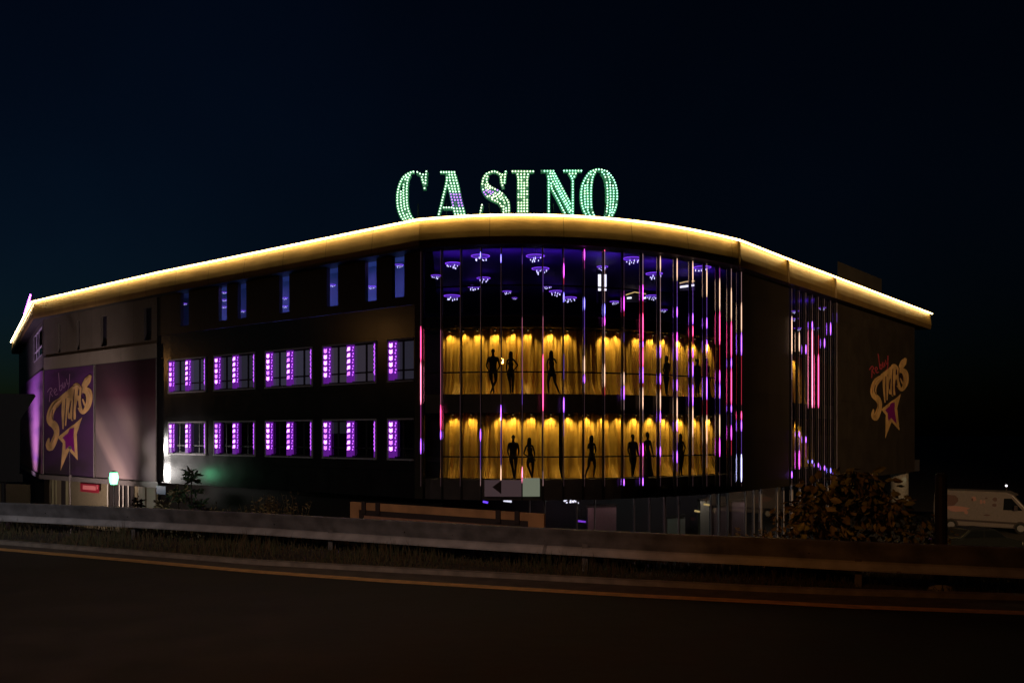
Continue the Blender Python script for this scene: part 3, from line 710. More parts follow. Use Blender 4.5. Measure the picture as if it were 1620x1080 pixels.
ords = ["leftmost","second from the left","third from the left","fourth from the left","fifth from the left","sixth from the left","seventh from the left","eighth from the left","eighth from the right","seventh from the right","sixth from the right","fifth from the right","fourth from the right","third from the right","second from the right","rightmost"]
for j, x in enumerate(su): downlight(x+random.uniform(-3,3), Z_C1-.06, CD-.21, 52*(1+.4*random.uniform(-1,1)), ("upper", ords[j]))
for j, x in enumerate(slw): downlight(x+random.uniform(-3,3), Z_C0-.06, CD-.21, 52*(1+.4*random.uniform(-1,1)), ("lower", ords[j]))
for x, z, nm in ((1262, Z_C1-.06, "upper"), (1266, Z_C0-.06, "lower")):
    p = wz(x, z, .9); e = empty("downlight", p, "downlight over the short %s curtain in the narrow glass section" % nm, "downlight")
    b = MB(); b.tube(p, p+Vector((0,0,.09)), .05, .05, 8).build("lamp_housing", "dark_metal", e); lamp('SPOT', p+Vector((0,0,-.03)), (1,.72,.30), 60, e, p+Vector((0,.2,-1)), size=.05, spot=110, blend=.9)

# ------------------------------------------------------------------ people in silhouette (one skinned body each)
def skin_mesh(name, V, E, root):
    me = bpy.data.meshes.new(name); me.from_pydata([v[:3] for v in V], E, []); o = bpy.data.objects.new(name, me); COL.objects.link(o)
    me.skin_vertices.new(name="Skin") if hasattr(me.skin_vertices, "new") else None
    m = o.modifiers.new("Skin", 'SKIN'); m.branch_smoothing = .3
    sv = me.skin_vertices[0].data if len(me.skin_vertices) else None
    if sv is None:
        bpy.context.view_layer.update(); sv = me.skin_vertices[0].data
    for i, v in enumerate(V): sv[i].radius = (v[3], v[4] if len(v) > 4 else v[3]); sv[i].use_root = (i == root)
    s = o.modifiers.new("Sub", 'SUBSURF'); s.levels = 1; s.render_levels = 1
    dg = bpy.context.evaluated_depsgraph_get(); ev = o.evaluated_get(dg); nm = bpy.data.meshes.new_from_object(ev)
    bpy.data.objects.remove(o); bpy.data.meshes.remove(me); return nm
def person(x, yh, yf, zfloor, pose, label, d=.42):
    p = wz(x, zfloor, d); hgt = (yf-yh)/F*p.y
    V = []; E = []; fem = pose.get('f', False)
    def add(q, par=None): V.append(q); i = len(V)-1; (E.append((par, i)) if par is not None else None); return i
    hw = .052 if fem else .060
    lean = pose.get('lean', 0)
    pel = add((0,0,.52,.058 if fem else .056,.05)); wa = add((lean*.4,0,.61,.044 if fem else .056,.04), pel); ch = add((lean*.8,0,.72,.058 if fem else .072,.045), wa)
    sh = add((lean,0,.80,.045 if fem else .055,.038), ch); nk = add((lean,0,.845,.02 if fem else .026,.022), sh)
    hd0 = add((lean,-.008,.885,.030,.034), nk); hd = add((lean,-.004,.93,.038,.045), hd0); add((lean,0,.972,.028,.032), hd)
    add((lean,-.05,.905,.008,.008), hd0)                                          # nose and chin line
    for sgn, side in ((-1,'l'), (1,'r')):
        sw = .072 if fem else .098
        s_ = add((lean+sgn*sw, 0, .795, .026 if fem else .036, .026 if fem else .034), sh)
        el = pose.get('e'+side, (sgn*.12, .63)); ha = pose.get('h'+side, (sgn*.12, .47))
        e_ = add((el[0], .01, el[1], .019 if fem else .025, .02), s_); h_ = add((ha[0], -.02, ha[1], .012 if fem else .016, .014), e_)
        dx, dz = ha[0]-el[0], ha[1]-el[1]; l = math.hypot(dx, dz); dx /= l; dz /= l
        pm = add((ha[0]+dx*.03, -.022, ha[1]+dz*.03, .014, .009), h_)
        for q in range(4): a = (q-1.5)*.008; k1 = add((ha[0]+dx*.055-dz*a*1.1, -.024, ha[1]+dz*.055+dx*a*1.1, .0046, .0046), pm); add((ha[0]+dx*(.078-.004*abs(q-1.4))-dz*a*1.2, -.034, ha[1]+dz*(.078-.004*abs(q-1.4))+dx*a*1.2, .0036, .0036), k1)
        add((ha[0]+dx*.03-sgn*.012, -.045, ha[1]+dz*.035, .0045, .0045), h_)
        kn = pose.get('k'+side, (sgn*.045, .28)); ft = pose.get('f'+side, (sgn*.05, .035))
        hp = add((sgn*hw, 0, .48, .050 if fem else .050, .052), pel); th = add(((hp and sgn*hw*.5)+kn[0]*.5, -.005, (.48+kn[1])/2, .040 if fem else .045, .045), hp)
        k_ = add((kn[0], -.01, kn[1], .027 if fem else .034, .03), th); cf = add(((kn[0]+ft[0])/2, .008, (kn[1]+ft[1])/2+.02, .024 if fem else .030, .027), k_)
        f_ = add((ft[0], 0, ft[1], .013 if fem else .02, .018), cf); add((ft[0]+pose.get('toe',0)+sgn*.012, -.06, .016, .014, .012), f_)
    me = skin_mesh("person", [tuple(c*hgt for c in v) for v in V], E, 0); me.materials.clear(); me.materials.append(M["person_black"])
    me.polygons.foreach_set("use_smooth", [True]*len(me.polygons))
    n = nrm_at(x, d)
    o = bpy.data.objects.new("person", me); COL.objects.link(o)
    zmin = min(v.co.z for v in me.vertices)
    o.location = p-Vector((0,0,zmin)); o.rotation_euler = (0,0,math.atan2(n.y, n.x)+math.pi/2)
    tag(o, label, "person", "people standing in silhouette before the gold curtains")
    def ell(name, rings, yy=0):
        b = MB(); N = 12; vs = []; fs = []
        for (cx, cz, rx, ry) in rings:
            for i in range(N): a = 2*math.pi*i/N; vs.append(((cx+rx*math.cos(a))*hgt, (yy+ry*math.sin(a))*hgt, cz*hgt))
        for r_ in range(len(rings)-1):
            for i in range(N): fs.append((r_*N+i, r_*N+(i+1)%N, (r_+1)*N+(i+1)%N, (r_+1)*N+i))
        fs.append(tuple(range(N))); fs.append(tuple((len(rings)-1)*N+i for i in range(N)))
        b.mesh(vs, fs); c = b.build(name, "person_black", None, smooth=True); c.parent = o; return c
    L_ = lean
    if fem and not pose.get('bun'):
        ell("hair", [(L_,.995,.012,.012),(L_,.975,.036,.038),(L_,.93,.047,.046),(L_-.002,.88,.050,.044),(L_-.004,.83,.052,.036),(L_-.004,.78,.044,.028),(L_-.004,.735,.022,.014)], .012)
    elif fem: ell("hair", [(L_,1.0,.014,.014),(L_,.985,.022,.022),(L_,.965,.036,.038),(L_,.925,.043,.046),(L_,.89,.036,.036)], .008)
    else: ell("hair", [(L_,.992,.018,.02),(L_,.975,.033,.037),(L_,.945,.042,.046),(L_,.92,.042,.044)], .006)
    if pose.get('gown'):
        ell("gown", [(0,.60,.048,.040),(0,.52,.072,.060),(0,.40,.085,.072),(.0,.2,.105,.085),(.012,.05,.135,.10),(.02,.006,.15,.11)])
    elif fem: ell("dress", [(L_*.8,.76,.05,.038),(L_*.6,.70,.066,.052),(L_*.4,.62,.05,.042),(0,.54,.074,.060),(0,.46,.086,.066),(0,.40,.080,.062)])
    else: ell("jacket", [(L_*.9,.825,.04,.03),(L_*.9,.80,.098,.045),(L_*.8,.72,.092,.056),(L_*.5,.62,.078,.052),(0,.54,.080,.056),(0,.47,.086,.056)])
    return o
hip_r = dict(er=(.165,.665), hr=(.085,.565)); hip_l = dict(el=(-.165,.665), hl=(-.085,.565))
person(780, 549.5, 621.5, Z_S1, dict(el=(-.15,.62), hl=(-.085,.50), er=(.15,.62), hr=(.09,.50), kl=(-.03,.28), fl=(.02,.035), kr=(.06,.28), fr=(-.05,.035)), "man standing with crossed legs and hands in pockets, leftmost figure upstairs")
person(808, 553.5, 621.5, Z_S1, dict(f=1, **hip_r, el=(-.10,.64), hl=(-.085,.49), kl=(-.02,.27), fl=(.0,.035), kr=(.05,.27), fr=(.045,.035)), "long-haired woman with one hand on hip beside the man with crossed legs")
person(873, 552, 621.5, Z_S1, dict(f=1, el=(-.11,.68), hl=(-.10,.53), er=(.11,.70), hr=(.05,.78), kl=(-.09,.27), fl=(-.07,.035), kr=(.07,.26), fr=(.17,.035), lean=-.01), "woman standing alone upstairs with legs apart and a hand at her chest")
person(1054, 556.5, 621, Z_S1, dict(f=1, er=(.12,.66), hr=(.06,.57), el=(-.09,.64), hl=(-.05,.52), kl=(-.03,.28), fl=(-.0,.035), kr=(.03,.28), fr=(.03,.035), lean=.02), "woman seen side-on with long hair down her back on the upper floor")
person(1103, 560, 621.5, Z_S1, dict(el=(-.125,.63), hl=(-.12,.47), er=(.125,.63), hr=(.11,.47)), "man in a jacket standing close to a woman, right end of the upper floor")
person(1117.5, 560, 622, Z_S1, dict(f=1, bun=1, gown=1, er=(.125,.64), hr=(.13,.50), el=(-.09,.64), hl=(-.08,.48)), "woman in a long gown at the far right of the upper floor")
person(812, 685.5, 756, Z_S0, dict(el=(-.125,.63), hl=(-.09,.50), er=(.125,.63), hr=(.10,.50), kl=(-.02,.28), fl=(.01,.035), kr=(.05,.28), fr=(.04,.035)), "man standing straight in a jacket, leftmost figure on the lower floor")
person(839.5, 689, 755.5, Z_S0, dict(f=1, el=(-.165,.60), hl=(-.07,.55), er=(.09,.65), hr=(.10,.50), kl=(-.07,.33), fl=(.03,.035), kr=(.05,.27), fr=(.04,.035), lean=-.03), "curvy long-haired woman with a bent knee beside the leftmost man downstairs")
person(936, 687, 756, Z_S0, dict(f=1, el=(-.09,.68), hl=(-.04,.76), er=(.11,.66), hr=(.08,.60), kl=(-.08,.28), fl=(-.16,.035), kr=(.08,.27), fr=(.05,.035)), "woman striding alone with folded arms on the lower floor")
person(1001, 685.5, 755, Z_S0, dict(el=(-.125,.63), hl=(-.10,.50), er=(.14,.60), hr=(.17,.47), kl=(-.02,.28), fl=(-.01,.035), kr=(.04,.28), fr=(.01,.035)), "man reaching towards the woman in the gown downstairs")
person(1024.5, 684, 756, Z_S0, dict(f=1, bun=1, gown=1, el=(-.10,.65), hl=(-.09,.52), er=(.12,.64), hr=(.14,.50)), "woman in a long flared gown with her hair up, lower floor")
person(1077, 687.5, 755, Z_S0, dict(f=1, **hip_r, el=(-.09,.64), hl=(-.08,.48), kl=(-.03,.27), fl=(-.05,.035), kr=(.03,.27), fr=(.02,.035)), "woman with her hand on her hip, rightmost figure on the lower floor")

# ------------------------------------------------------------------ chandeliers
proto_ch = None
def chandelier(x, y, wpx, Y, label, group="round purple chandeliers hanging in the top floor"):
    global proto_ch
    c = at(x, y, Y); r = wpx/2/F*Y
    if proto_ch is None:
        e = empty("chandelier", (0,0,0)); b = MB(); N = 20
        for i in range(N):
            a0, a1 = 2*math.pi*i/N, 2*math.pi*(i+1)/N
            b.prism([(q*math.cos(a0), q*math.sin(a0), z) for q, z in ((1,-.03),(1,.03),(.9,.03),(.9,-.03))], [(q*math.cos(a1), q*math.sin(a1), z) for q, z in ((1,-.03),(1,.03),(.9,.03),(.9,-.03))], cap=False)
        b.build("ring", "ring_purple", e)
        b = MB(); b.prism([(.9*math.cos(2*math.pi*i/N), .9*math.sin(2*math.pi*i/N), -.015) for i in range(N)], [(.9*math.cos(2*math.pi*i/N), .9*math.sin(2*math.pi*i/N), .02) for i in range(N)]); b.build("disc", "disc_purple", e)
        b = MB()
        for i in range(9):
            a = 2.4*i; q = .25+.55*((i*37)%10)/10; z = -.12-.35*((i*53)%10)/10
            b.tube((q*math.cos(a), q*math.sin(a), z), (q*math.cos(a), q*math.sin(a), z-.14-.1*(i%2)), .03, .055, 5)
        b.build("crystal_drops", "crystal", e)
        b = MB(); b.tube((0,0,.05), (0,0,1.2), .012, n=4)
        for i in range(3): a = 2.1*i; b.tube((.9*math.cos(a), .9*math.sin(a), 0), (0,0,.35), .01, n=4)
        b.build("suspension_cable", "dark_metal", e); proto_ch = e
        o = e
    else: o = copy_tree(proto_ch)
    o.location = c; o.scale = (r, r, r); o.rotation_euler = (0, 0, x*.7)
    return tag(o, label, "chandelier", group)
CH = [(760,405,30,"near the glass above the fourth bay"),(717,417,26,"high in the second glass bay"),(690,436,17,"in the leftmost glass bay"),(765,440,22,"behind the fourth light tube, upper of the close pair"),(750,453,22,"behind the fourth light tube, lower of the close pair"),
 (715,468,26,"low in the second glass bay"),(802,461,15,"partly hidden behind a light tube in the fifth glass bay"),(814,471,9,"the smallest one, low in the fifth glass bay"),(847,405,30,"highest in the middle of the glass front"),(855,425,28,"just below the highest middle one"),
 (866,452,17,"small and faint in the middle of the glass front"),(880,461,23,"left one of the low pair right of the middle"),(901,471,23,"right one of the low pair right of the middle"),(953,422,18,"above the bright white doorway"),
 (1000,409,29,"high on the right part of the glass front"),(1035,433,27,"above the left yellow-edged bar canopy"),(1032,468,21,"right of the left yellow-edged bar canopy"),(972,477,15,"low between the doorway and the bar canopy"),(1111,423,28,"rightmost and near the right bar canopy"),(1050,490,12,"faint one lowest on the right part")]
for x, y, wp, d in CH:
    Y = F*(Z_CE-.35-EYE)/(HY-y); Y = max(Y, isect(PL(1.2), x)[1]); chandelier(x, y, wp, Y, "purple ring chandelier %s" % d)
NW = [(291.5,480,9,"in the first narrow window"),(355,462,9,"top of three in the second narrow window"),(355,474,9,"middle of three in the second narrow window"),(354.5,485,9,"lowest of three in the second narrow window"),(384,491.5,9,"in the third narrow window"),
 (450.5,471,10,"upper of two in the fourth narrow window"),(450.5,484,10,"lower of two in the fourth narrow window"),(526,450.5,11,"in the fifth narrow window"),(588,453,14,"in the sixth narrow window"),(631,419,15,"in the seventh narrow window")]
for x, y, wp, d in NW: chandelier(x, y, wp, isect(PL(1.3), x)[1], "small purple chandelier %s from the left" % d, "small chandeliers behind the narrow windows")
for x, y, d in ((1258,492,"upper left"),(1257,504,"second down on the left"),(1301,487,"upper right"),(1262,519,"lower left"),(1290,519,"lower right")): chandelier(x, y, 12, isect(PL(1.5), x)[1], "%s purple chandelier behind the narrow glass section" % d, "chandeliers behind the narrow glass section")
# purple wash lamps on the hall ceiling
for x, y, pw in ((720,395,16),(800,388,16),(880,386,20),(960,388,22),(1040,398,20),(1110,410,16)):
    p = wz(x, Z_CE-.75, 2.0); lamp('AREA', p, (.24,.06,1), pw*.42, BL, p+Vector((0,.8,1)), size=1.6, sizey=.4)
p = wz(1285, Z_CE-.75, 1.5); lamp('AREA', p, (.24,.06,1), 8, BL, p+Vector((0,.5,1)), size=1.2, sizey=.4)
# lit doorway and bar canopies inside the hall
Y = 43.3
b = MB(); e = empty("lit_doorway", at(953,480,Y), "bright white double doorway glowing inside the top floor", "doorway")
for x0, x1 in ((946,952),(956,960)):
    a, c = at(x0,463,Y), at(x1,434,Y); b.m("white_lamp"); b.box(a.x, c.x, Y, Y+.05, a.z+.1, c.z); b.m("violet_lamp")
b.build("lit_panel", None, e)
b = MB(); a, c = at(943.5,480,Y), at(962,430,Y); b.box(a.x,a.x+.08,Y-.05,Y+.1,a.z,c.z); b.box(c.x-.08,c.x,Y-.05,Y+.1,a.z,c.z); b.box(a.x,c.x,Y-.05,Y+.1,c.z,c.z+.08); m_ = (a.x+c.x)/2; b.box(m_-.06,m_+.06,Y-.05,Y+.1,a.z,c.z); b.build("door_frame", "dark_metal", e)
def canopy(pts, whites, Y, lab):
    e = empty("bar_canopy", at(pts[0][0], pts[0][1], Y), lab, "bar canopy"); b = MB()
    for p, q in zip(pts, pts[1:]): b.tube(at(*p, Y), at(*q, Y), .028, n=6)
    b.build("light_strip", "yellow_lamp", e); b = MB()
    for (x0, y0, x1, y1) in whites: b.tube(at(x0,y0,Y+.3), at(x1,y1,Y+.3), .05, n=6)
    b.build("tube_lamp", "white_lamp", e)
    b = MB(); x0, x1 = pts[0][0], pts[-1][0]; a = at(x0, pts[0][1]+12, Y+.6); c = at(x1, pts[-1][1]+1, Y+.6); b.box(a.x, c.x, Y+.5, Y+1.2, a.z, c.z); b.build("canopy_box", "interior_dark", e)
canopy([(990,466.5),(1004,462),(1022,465)], [(992,471.5,999,471),(1018,471.5,1022,471)], 50, "yellow-edged bar canopy with white tubes at the middle right inside")
canopy([(1075,448),(1085,445.5),(1099,444.5)], [(1076,454,1098,451)], 45.3, "yellow-edged bar canopy seen near the rightmost light tubes")
# pale slim panels at the right end of the glass
for yy0, yy1 in ((456,500),(577,628)):
    a, c = wz(1140, 0, .8), wz(1146, 0, .8); b = MB(); z0, z1 = EYE+(HY-yy1)/F*a.y, EYE+(HY-yy0)/F*a.y
    b.prism([(a.x,a.y,z0),(c.x,c.y,z0),(c.x,c.y+.1,z0),(a.x,a.y+.1,z0)], [(a.x,a.y,z1),(c.x,c.y,z1),(c.x,c.y+.1,z1),(a.x,a.y+.1,z1)]); b.build("pale_column", "frame_pale", BL)
    lamp('SPOT', (a.x-.6,a.y-.3,z1+.1), (.7,1,.8), 3, BL, (a.x,a.y,z0), size=.1, spot=60)

# ------------------------------------------------------------------ CASINO letters
def dist_poly(line):
    L = [0]
    for a, c in zip(line, line[1:]): L.append(L[-1]+math.hypot(c[0]-a[0], c[1]-a[1]))
    return L
def along(line, sp):
    L = dist_poly(line); n = max(1, round(L[-1]/sp)); out = []
    for k in range(n+1):
        s = L[-1]*k/n; i = 0
        while i < len(L)-2 and s > L[i+1]: i += 1
        t = (s-L[i])/((L[i+1]-L[i]) or 1); out.append((line[i][0]+(line[i+1][0]-line[i][0])*t, line[i][1]+(line[i+1][1]-line[i][1])*t))
    return out
sp = 4.45
# bulb rows, in picture pixels of the letter plane (u right, v down); bottoms continue below the roof edge
def q8(L, ox=610, oy=255, k=8.526): return [(ox+x/k, oy+y/k) for x, y in L]
A_ = lambda *p: q8(p); B_ = lambda *p: q8(p, 800)
LET = {
 'C': [A_((375,143),(330,155),(283,180),(240,215),(212,257),(190,310),(172,370),(160,440),(157,520),(162,600),(178,670),(205,740),(240,790),(300,850),(380,890)),
       A_((325,190),(300,240),(290,300),(285,370),(285,450),(285,530),(295,620),(315,690),(345,750),(390,800)),
       A_((283,215),(262,255),(245,300),(240,370),(240,450),(245,530),(255,620),(275,690),(300,750),(345,810)),
       A_((205,410),(203,480),(205,560),(215,640),(235,700),(262,760),(310,830)),
       A_((427,147),(465,170),(505,180)), A_((487,215),(500,262),(515,310),(525,365)), A_((550,140),(540,200),(540,260),(537,300))],
 'A': [A_((748,148),(792,148),(838,148),(882,148),(928,148)), A_((825,185),(828,240),(822,290),(800,380),(775,480),(750,590),(715,725),(700,790)),
       A_((935,185),(955,260),(975,330),(995,430),(1015,530),(1040,620),(1060,700),(1075,790)), A_((895,185),(915,260),(930,330),(950,430),(975,530),(995,620),(1018,700),(1035,790)),
       A_((860,185),(868,260),(890,330),(915,430),(937,530),(955,620),(975,700),(992,790)), A_((848,330),(875,430),(897,530),(915,620),(935,700),(950,790)),
       A_((785,625),(890,625))],
 'S': [A_((1620,140),(1610,200),(1603,290)), A_((1587,362),(1565,290),(1555,215)), A_((1575,183),(1532,170),(1495,142),(1447,137),(1402,152),(1362,170),(1330,208),(1315,245),(1305,300),(1305,355),(1318,398),(1335,435),(1370,475),(1430,512),(1510,548)),
       A_((1375,208),(1362,245),(1367,285),(1385,320),(1437,358),(1515,395),(1572,435),(1605,470),(1655,545),(1665,620),(1662,700),(1650,780)),
       A_((1347,320),(1392,358),(1477,397),(1530,435),(1567,470),(1600,545),(1625,620),(1625,700),(1612,780)), A_((1350,360),(1397,397),(1497,437),(1530,470),(1550,510),(1585,545),(1590,620),(1592,665),(1580,760)),
       A_((1357,397),(1415,437),(1487,470),(1507,512),(1555,590),(1575,640)), A_((1437,397),(1455,437)), A_((1377,437),(1410,475),(1470,512)), A_((1447,475),(1460,480)),
       A_((1300,590),(1290,632),(1282,672),(1275,710),(1280,790))],
 'I': [B_((92,138),(372,138))]+[B_((x+dx,178),(x,230),(x,790)) for x, dx in ((172,-12),(212,-5),(250,3),(290,12))],
 'N': [B_((483,133),(645,133)), B_((787,130),(1020,130)), B_((565,170),(580,230),(582,790)), B_((862,170),(885,208),(905,250),(905,790)), B_((902,168),(905,200)), B_((945,168),(925,210)),
       B_((660,168),(700,245),(740,320),(780,400),(820,475),(865,560),(905,640)), B_((630,168),(662,245),(700,320),(738,400),(780,475),(820,555),(868,640),(905,730)),
       B_((600,168),(618,245),(665,320),(710,400),(745,475),(795,560),(835,640),(880,720)), B_((612,300),(620,360),(660,435),(705,515),(742,590),(780,665),(830,760)), ],
 'O': [B_((1258,112),(1217,115),(1175,130),(1140,145),(1108,182),(1083,220),(1060,260),(1035,320),(1020,400),(1018,490),(1028,580),(1042,630),(1062,680),(1100,750),(1160,810),(1258,840)),
       B_((1205,150),(1180,190),(1168,240),(1158,300),(1152,380),(1150,460),(1152,540),(1155,600),(1162,650),(1180,705),(1210,760)), B_((1148,182),(1125,225),(1108,270),(1102,340),(1105,430),(1107,520),(1112,600),(1105,650),(1118,690),(1150,760)),
       B_((1072,330),(1067,400),(1065,480),(1070,560),(1080,620)),
       B_((1258,112),(1295,115),(1340,128),(1375,140),(1412,182),(1440,218),(1462,258),(1485,320),(1502,400),(1505,490),(1495,580),(1480,640),(1445,715),(1400,790),(1330,830),(1258,840)),
       B_((1303,150),(1330,182),(1347,220),(1362,280),(1372,360),(1375,450),(1375,540),(1370,620),(1362,680),(1350,730),(1310,780)), B_((1375,180),(1395,225),(1410,290),(1412,360),(1415,450),(1415,540),(1410,620),(1405,700),(1385,770)),
       B_((1448,330),(1457,400),(1457,480),(1452,560),(1445,620),(1430,690))]}
YL = 39.6
bulb_mesh = {}
for nm in ("bulb_green", "bulb_cream", "bulb_mint", "bulb_purple", "bulb_dim"):
    b = MB(); b.ball((0,0,0), .037, 8, 5); t_ = b.build("bulb", nm, None, smooth=True); bulb_mesh[nm] = t_.data; bpy.data.objects.remove(t_)
lab = {'C':"tall bulb-lit roof letter C", 'A':"bulb-lit roof letter A with a purple patch on its right leg", 'S':"bulb-lit roof letter S with a purple band across its middle", 'I':"bulb-lit roof letter I with cream bulbs", 'N':"bulb-lit roof letter N with pale green bulbs", 'O':"bulb-lit roof letter O at the right end of the word"}
for ch, rows in LET.items():
    u0 = min(p[0] for r in rows for p in r); u1 = max(p[0] for r in rows for p in r)
    base = at((u0+u1)/2, 350, YL); base.z = Z_ROOF-.02
    e = empty("sign_letter", base, lab[ch], "sign letter", "illuminated letters of the CASINO sign on the roof")
    face = MB(); back = MB(); pts = []
    for r in rows:
        for a, c in zip(r, r[1:]):
            P, Q = at(a[0],a[1],YL), at(c[0],c[1],YL)
            if max(P.z,Q.z) < Z_ROOF-.35: continue
            d = (Q-P); l = d.length or 1; d /= l; n = Vector((-d.z,0,d.x))*.075; d = d*.03
            dv = Vector((0,.10,0)); o0 = Vector((0,.045,0))+Vector((0,.0007*len(face.f),0))
            mm = "letter_face"
            if (ch == 'A' and 715 > (a[0]+c[0])/2 > 1e9): mm = "letter_face_purple"
            face.m(mm); face.prism([P-d-n+o0, P-d+n+o0, P-d+n+o0+dv, P-d-n+o0+dv], [Q+d-n+o0, Q+d+n+o0, Q+d+n+o0+dv, Q+d-n+o0+dv])
        pts += along(r, sp)
    face.build("letter_body", None, e)
    b = MB()
    zmid = at(0, 320, YL).z
    for uu in (u0+(u1-u0)*.3, u0+(u1-u0)*.7):
        p = at(uu, 320, YL); b.tube((p.x, YL+.25, Z_ROOF-.1), (p.x, YL+.25, zmid), .03, n=6); b.tube((p.x, YL+.25, zmid-.3), (p.x, YL+1.4, Z_ROOF-.05), .025, n=6)
    b.build("support_frame", "dark_metal", e)
    used = []
    for (u, v) in pts:
        if v > 352+8: continue
        if any((u-a)**2+(v-c)**2 < 2.9**2 for a, c in used): continue
        p = at(u, v, YL)
        if p.z < Z_ROOF-.05: continue
        used.append((u, v))
        k = {'C':"bulb_green",'A':"bulb_green",'S':"bulb_cream",'I':"bulb_cream",'N':"bulb_mint",'O':"bulb_mint"}[ch]
        if random.random() < .15: k = "bulb_green"
        if ch == 'A' and v > 304 and v < 328 and u > 711: k = "bulb_purple"
        if ch == 'S' and 300 < v < 308 and u < 789-(0 if v < 304 else 7): k = "bulb_purple"
        if random.random() < .035: k = "bulb_dim"
        o = bpy.data.objects.new("bulb", bulb_mesh[k]); COL.objects.link(o); o.parent = e; o.location = p-base

# purple glow lamp cluster behind the far-left roof corner (edge of a side sign)
e = empty("side_roof_sign", (*isect(offset(FD,.5), 46), Z_ROOF), "purple glowing sign edge standing on the far left roof corner", "roof sign")
b = MB()
for k in range(9):
    x, y = 40+1.0*k, 497-3.6*k; p = at(x, y, isect(offset(FD,.4), x)[1]); p.z = max(p.z, Z_ROOF+.05); b.tube(p+Vector((0,0,-.02)), p+Vector((0,0,.13)), .12-.008*k, n=6)
b.build("light_row", "purple_led_edge", e)
b = MB(); p = at(48, 466, isect(offset(FD,.6), 48)[1]); b.tube((p.x,p.y+.3,Z_ROOF-.1), (p.x,p.y+.3,p.z-.1), .05, n=6); b.build("support_post", "dark_metal", e)

# ------------------------------------------------------------------ banners and logo
def banner(x0, x1, ztop, zbot, m, label, d=-.2):
    P = run(x0, x1, d); e = P; b = MB(); b.m(m); L = dist_poly(P); T = L[-1]
    Q = run(x0, x1, d+.06)
    for i in range(len(P)-1):
        b.face([(P[i][0],P[i][1],zbot),(P[i+1][0],P[i+1][1],zbot),(P[i+1][0],P[i+1][1],ztop),(P[i][0],P[i][1],ztop)], [(L[i]/T,0),(L[i+1]/T,0),(L[i+1]/T,1),(L[i]/T,1)])
    b.m("frame_dark")
    for A, C in ((P[0], Q[0]), (P[-1], Q[-1])): b.face([(A[0],A[1],zbot),(C[0],C[1],zbot),(C[0],C[1],ztop),(A[0],A[1],ztop)])
    for z in (zbot, ztop): b.face([(P[0][0],P[0][1],z),(P[-1][0],P[-1][1],z),(Q[-1][0],Q[-1][1],z),(Q[0][0],Q[0][1],z)])
    # edge trims
    b.m("frame_pale")
    o = b.build("wall_banner", None, None, fix=False); o2 = MB()
    for A in (P[-1],): o2.tube((A[0],A[1]-.02,zbot), (A[0],A[1]-.02,ztop), .035, n=4)
    o2.build("edge_trim", "gutter_wall", o)
    return tag(o, label, "banner", "printed banners on the far left wall")
zt_, zb_ = z_f1-.02, Z_WB+.05
bA = banner(70, 149, zt_, zb_, "print_logo", "purple wall banner with the gold STARS lettering and star")
bB = banner(151.5, 247.5, zt_, zb_, "print_streaks", "wall banner of dark red and beige diagonal streaks with no lettering")
bC = banner(33, 68.8, zt_, zb_, "print_purple", "glowing purple and pink banner on the narrow end wall")
def ribbon(b, pts, fn, z):
    """stroke with widths; pts (x, y, width) in logo units"""
    Lp = []; Rp = []
    # resample smoothly
    P = []
    for i in range(len(pts)-1):
        p0 = pts[max(0,i-1)]; p1 = pts[i]; p2 = pts[i+1]; p3 = pts[min(len(pts)-1,i+2)]
        for k in range(5):
            t = k/5; P.append(tuple(.5*((2*p1[j])+(-p0[j]+p2[j])*t+(2*p0[j]-5*p1[j]+4*p2[j]-p3[j])*t*t+(-p0[j]+3*p1[j]-3*p2[j]+p3[j])*t**3) for j in range(3)))
    P.append(pts[-1])
    for i, p in enumerate(P):
        a = P[max(0,i-1)]; c = P[min(len(P)-1,i+1)]; dx, dy = c[0]-a[0], c[1]-a[1]; l = math.hypot(dx,dy) or 1; hw = max(1,p[2])/2
        Lp.append((p[0]-dy/l*hw, p[1]+dx/l*hw)); Rp.append((p[0]+dy/l*hw, p[1]-dx/l*hw))
    for i in range(len(P)-1): b.face([fn(*Lp[i], z), fn(*Lp[i+1], z), fn(*Rp[i+1], z), fn(*Rp[i], z)])
    for j, (c, o_) in enumerate(((P[0], -1), (P[-1], 1))):      # round ends
        n = 10; hw = max(1, c[2])/2; b.face([fn(c[0]+hw*math.cos(2*math.pi*k/n), c[1]+hw*math.sin(2*math.pi*k/n), z-.0008*(j+1)) for k in range(n)])
STR = [[(290,255,22),(225,310,40),(160,360,52),(120,440,52),(118,515,56),(160,560,56),(178,620,42),(160,690,46),(118,770,48),(95,740,34),(103,680,14)],
       [(175,365,40),(240,290,42),(300,240,40),(350,195,40)], [(245,320,26),(238,440,24),(238,585,10)], [(275,300,22),(268,420,22),(262,555,10)],
       [(320,220,38),(302,340,30),(300,480,26)], [(335,230,30),(320,380,26),(325,500,20)], [(365,190,60),(385,230,62),(372,300,56)], [(365,300,34),(350,400,26),(348,490,18)],
       [(395,310,20),(400,370,22),(415,430,24)], [(440,180,44),(470,130,52),(492,95,30)], [(430,220,46),(475,235,56),(488,300,50),(470,380,42),(425,435,26),(385,395,14)], [(425,310,10),(440,350,16),(455,380,10)]]
DEEP = [[(266,300,5),(258,430,9),(250,570,9)], [(314,325,9),(300,410,13),(298,440,6)], [(348,215,5),(336,340,9),(330,500,12)], [(388,222,12),(384,268,13)], [(378,325,9),(366,400,13),(368,480,13)], [(420,190,5),(412,290,8),(424,350,6)], [(438,278,11),(450,325,15)], [(142,405,5),(134,470,6),(150,515,5)], [(176,402,6),(228,338,6)]]
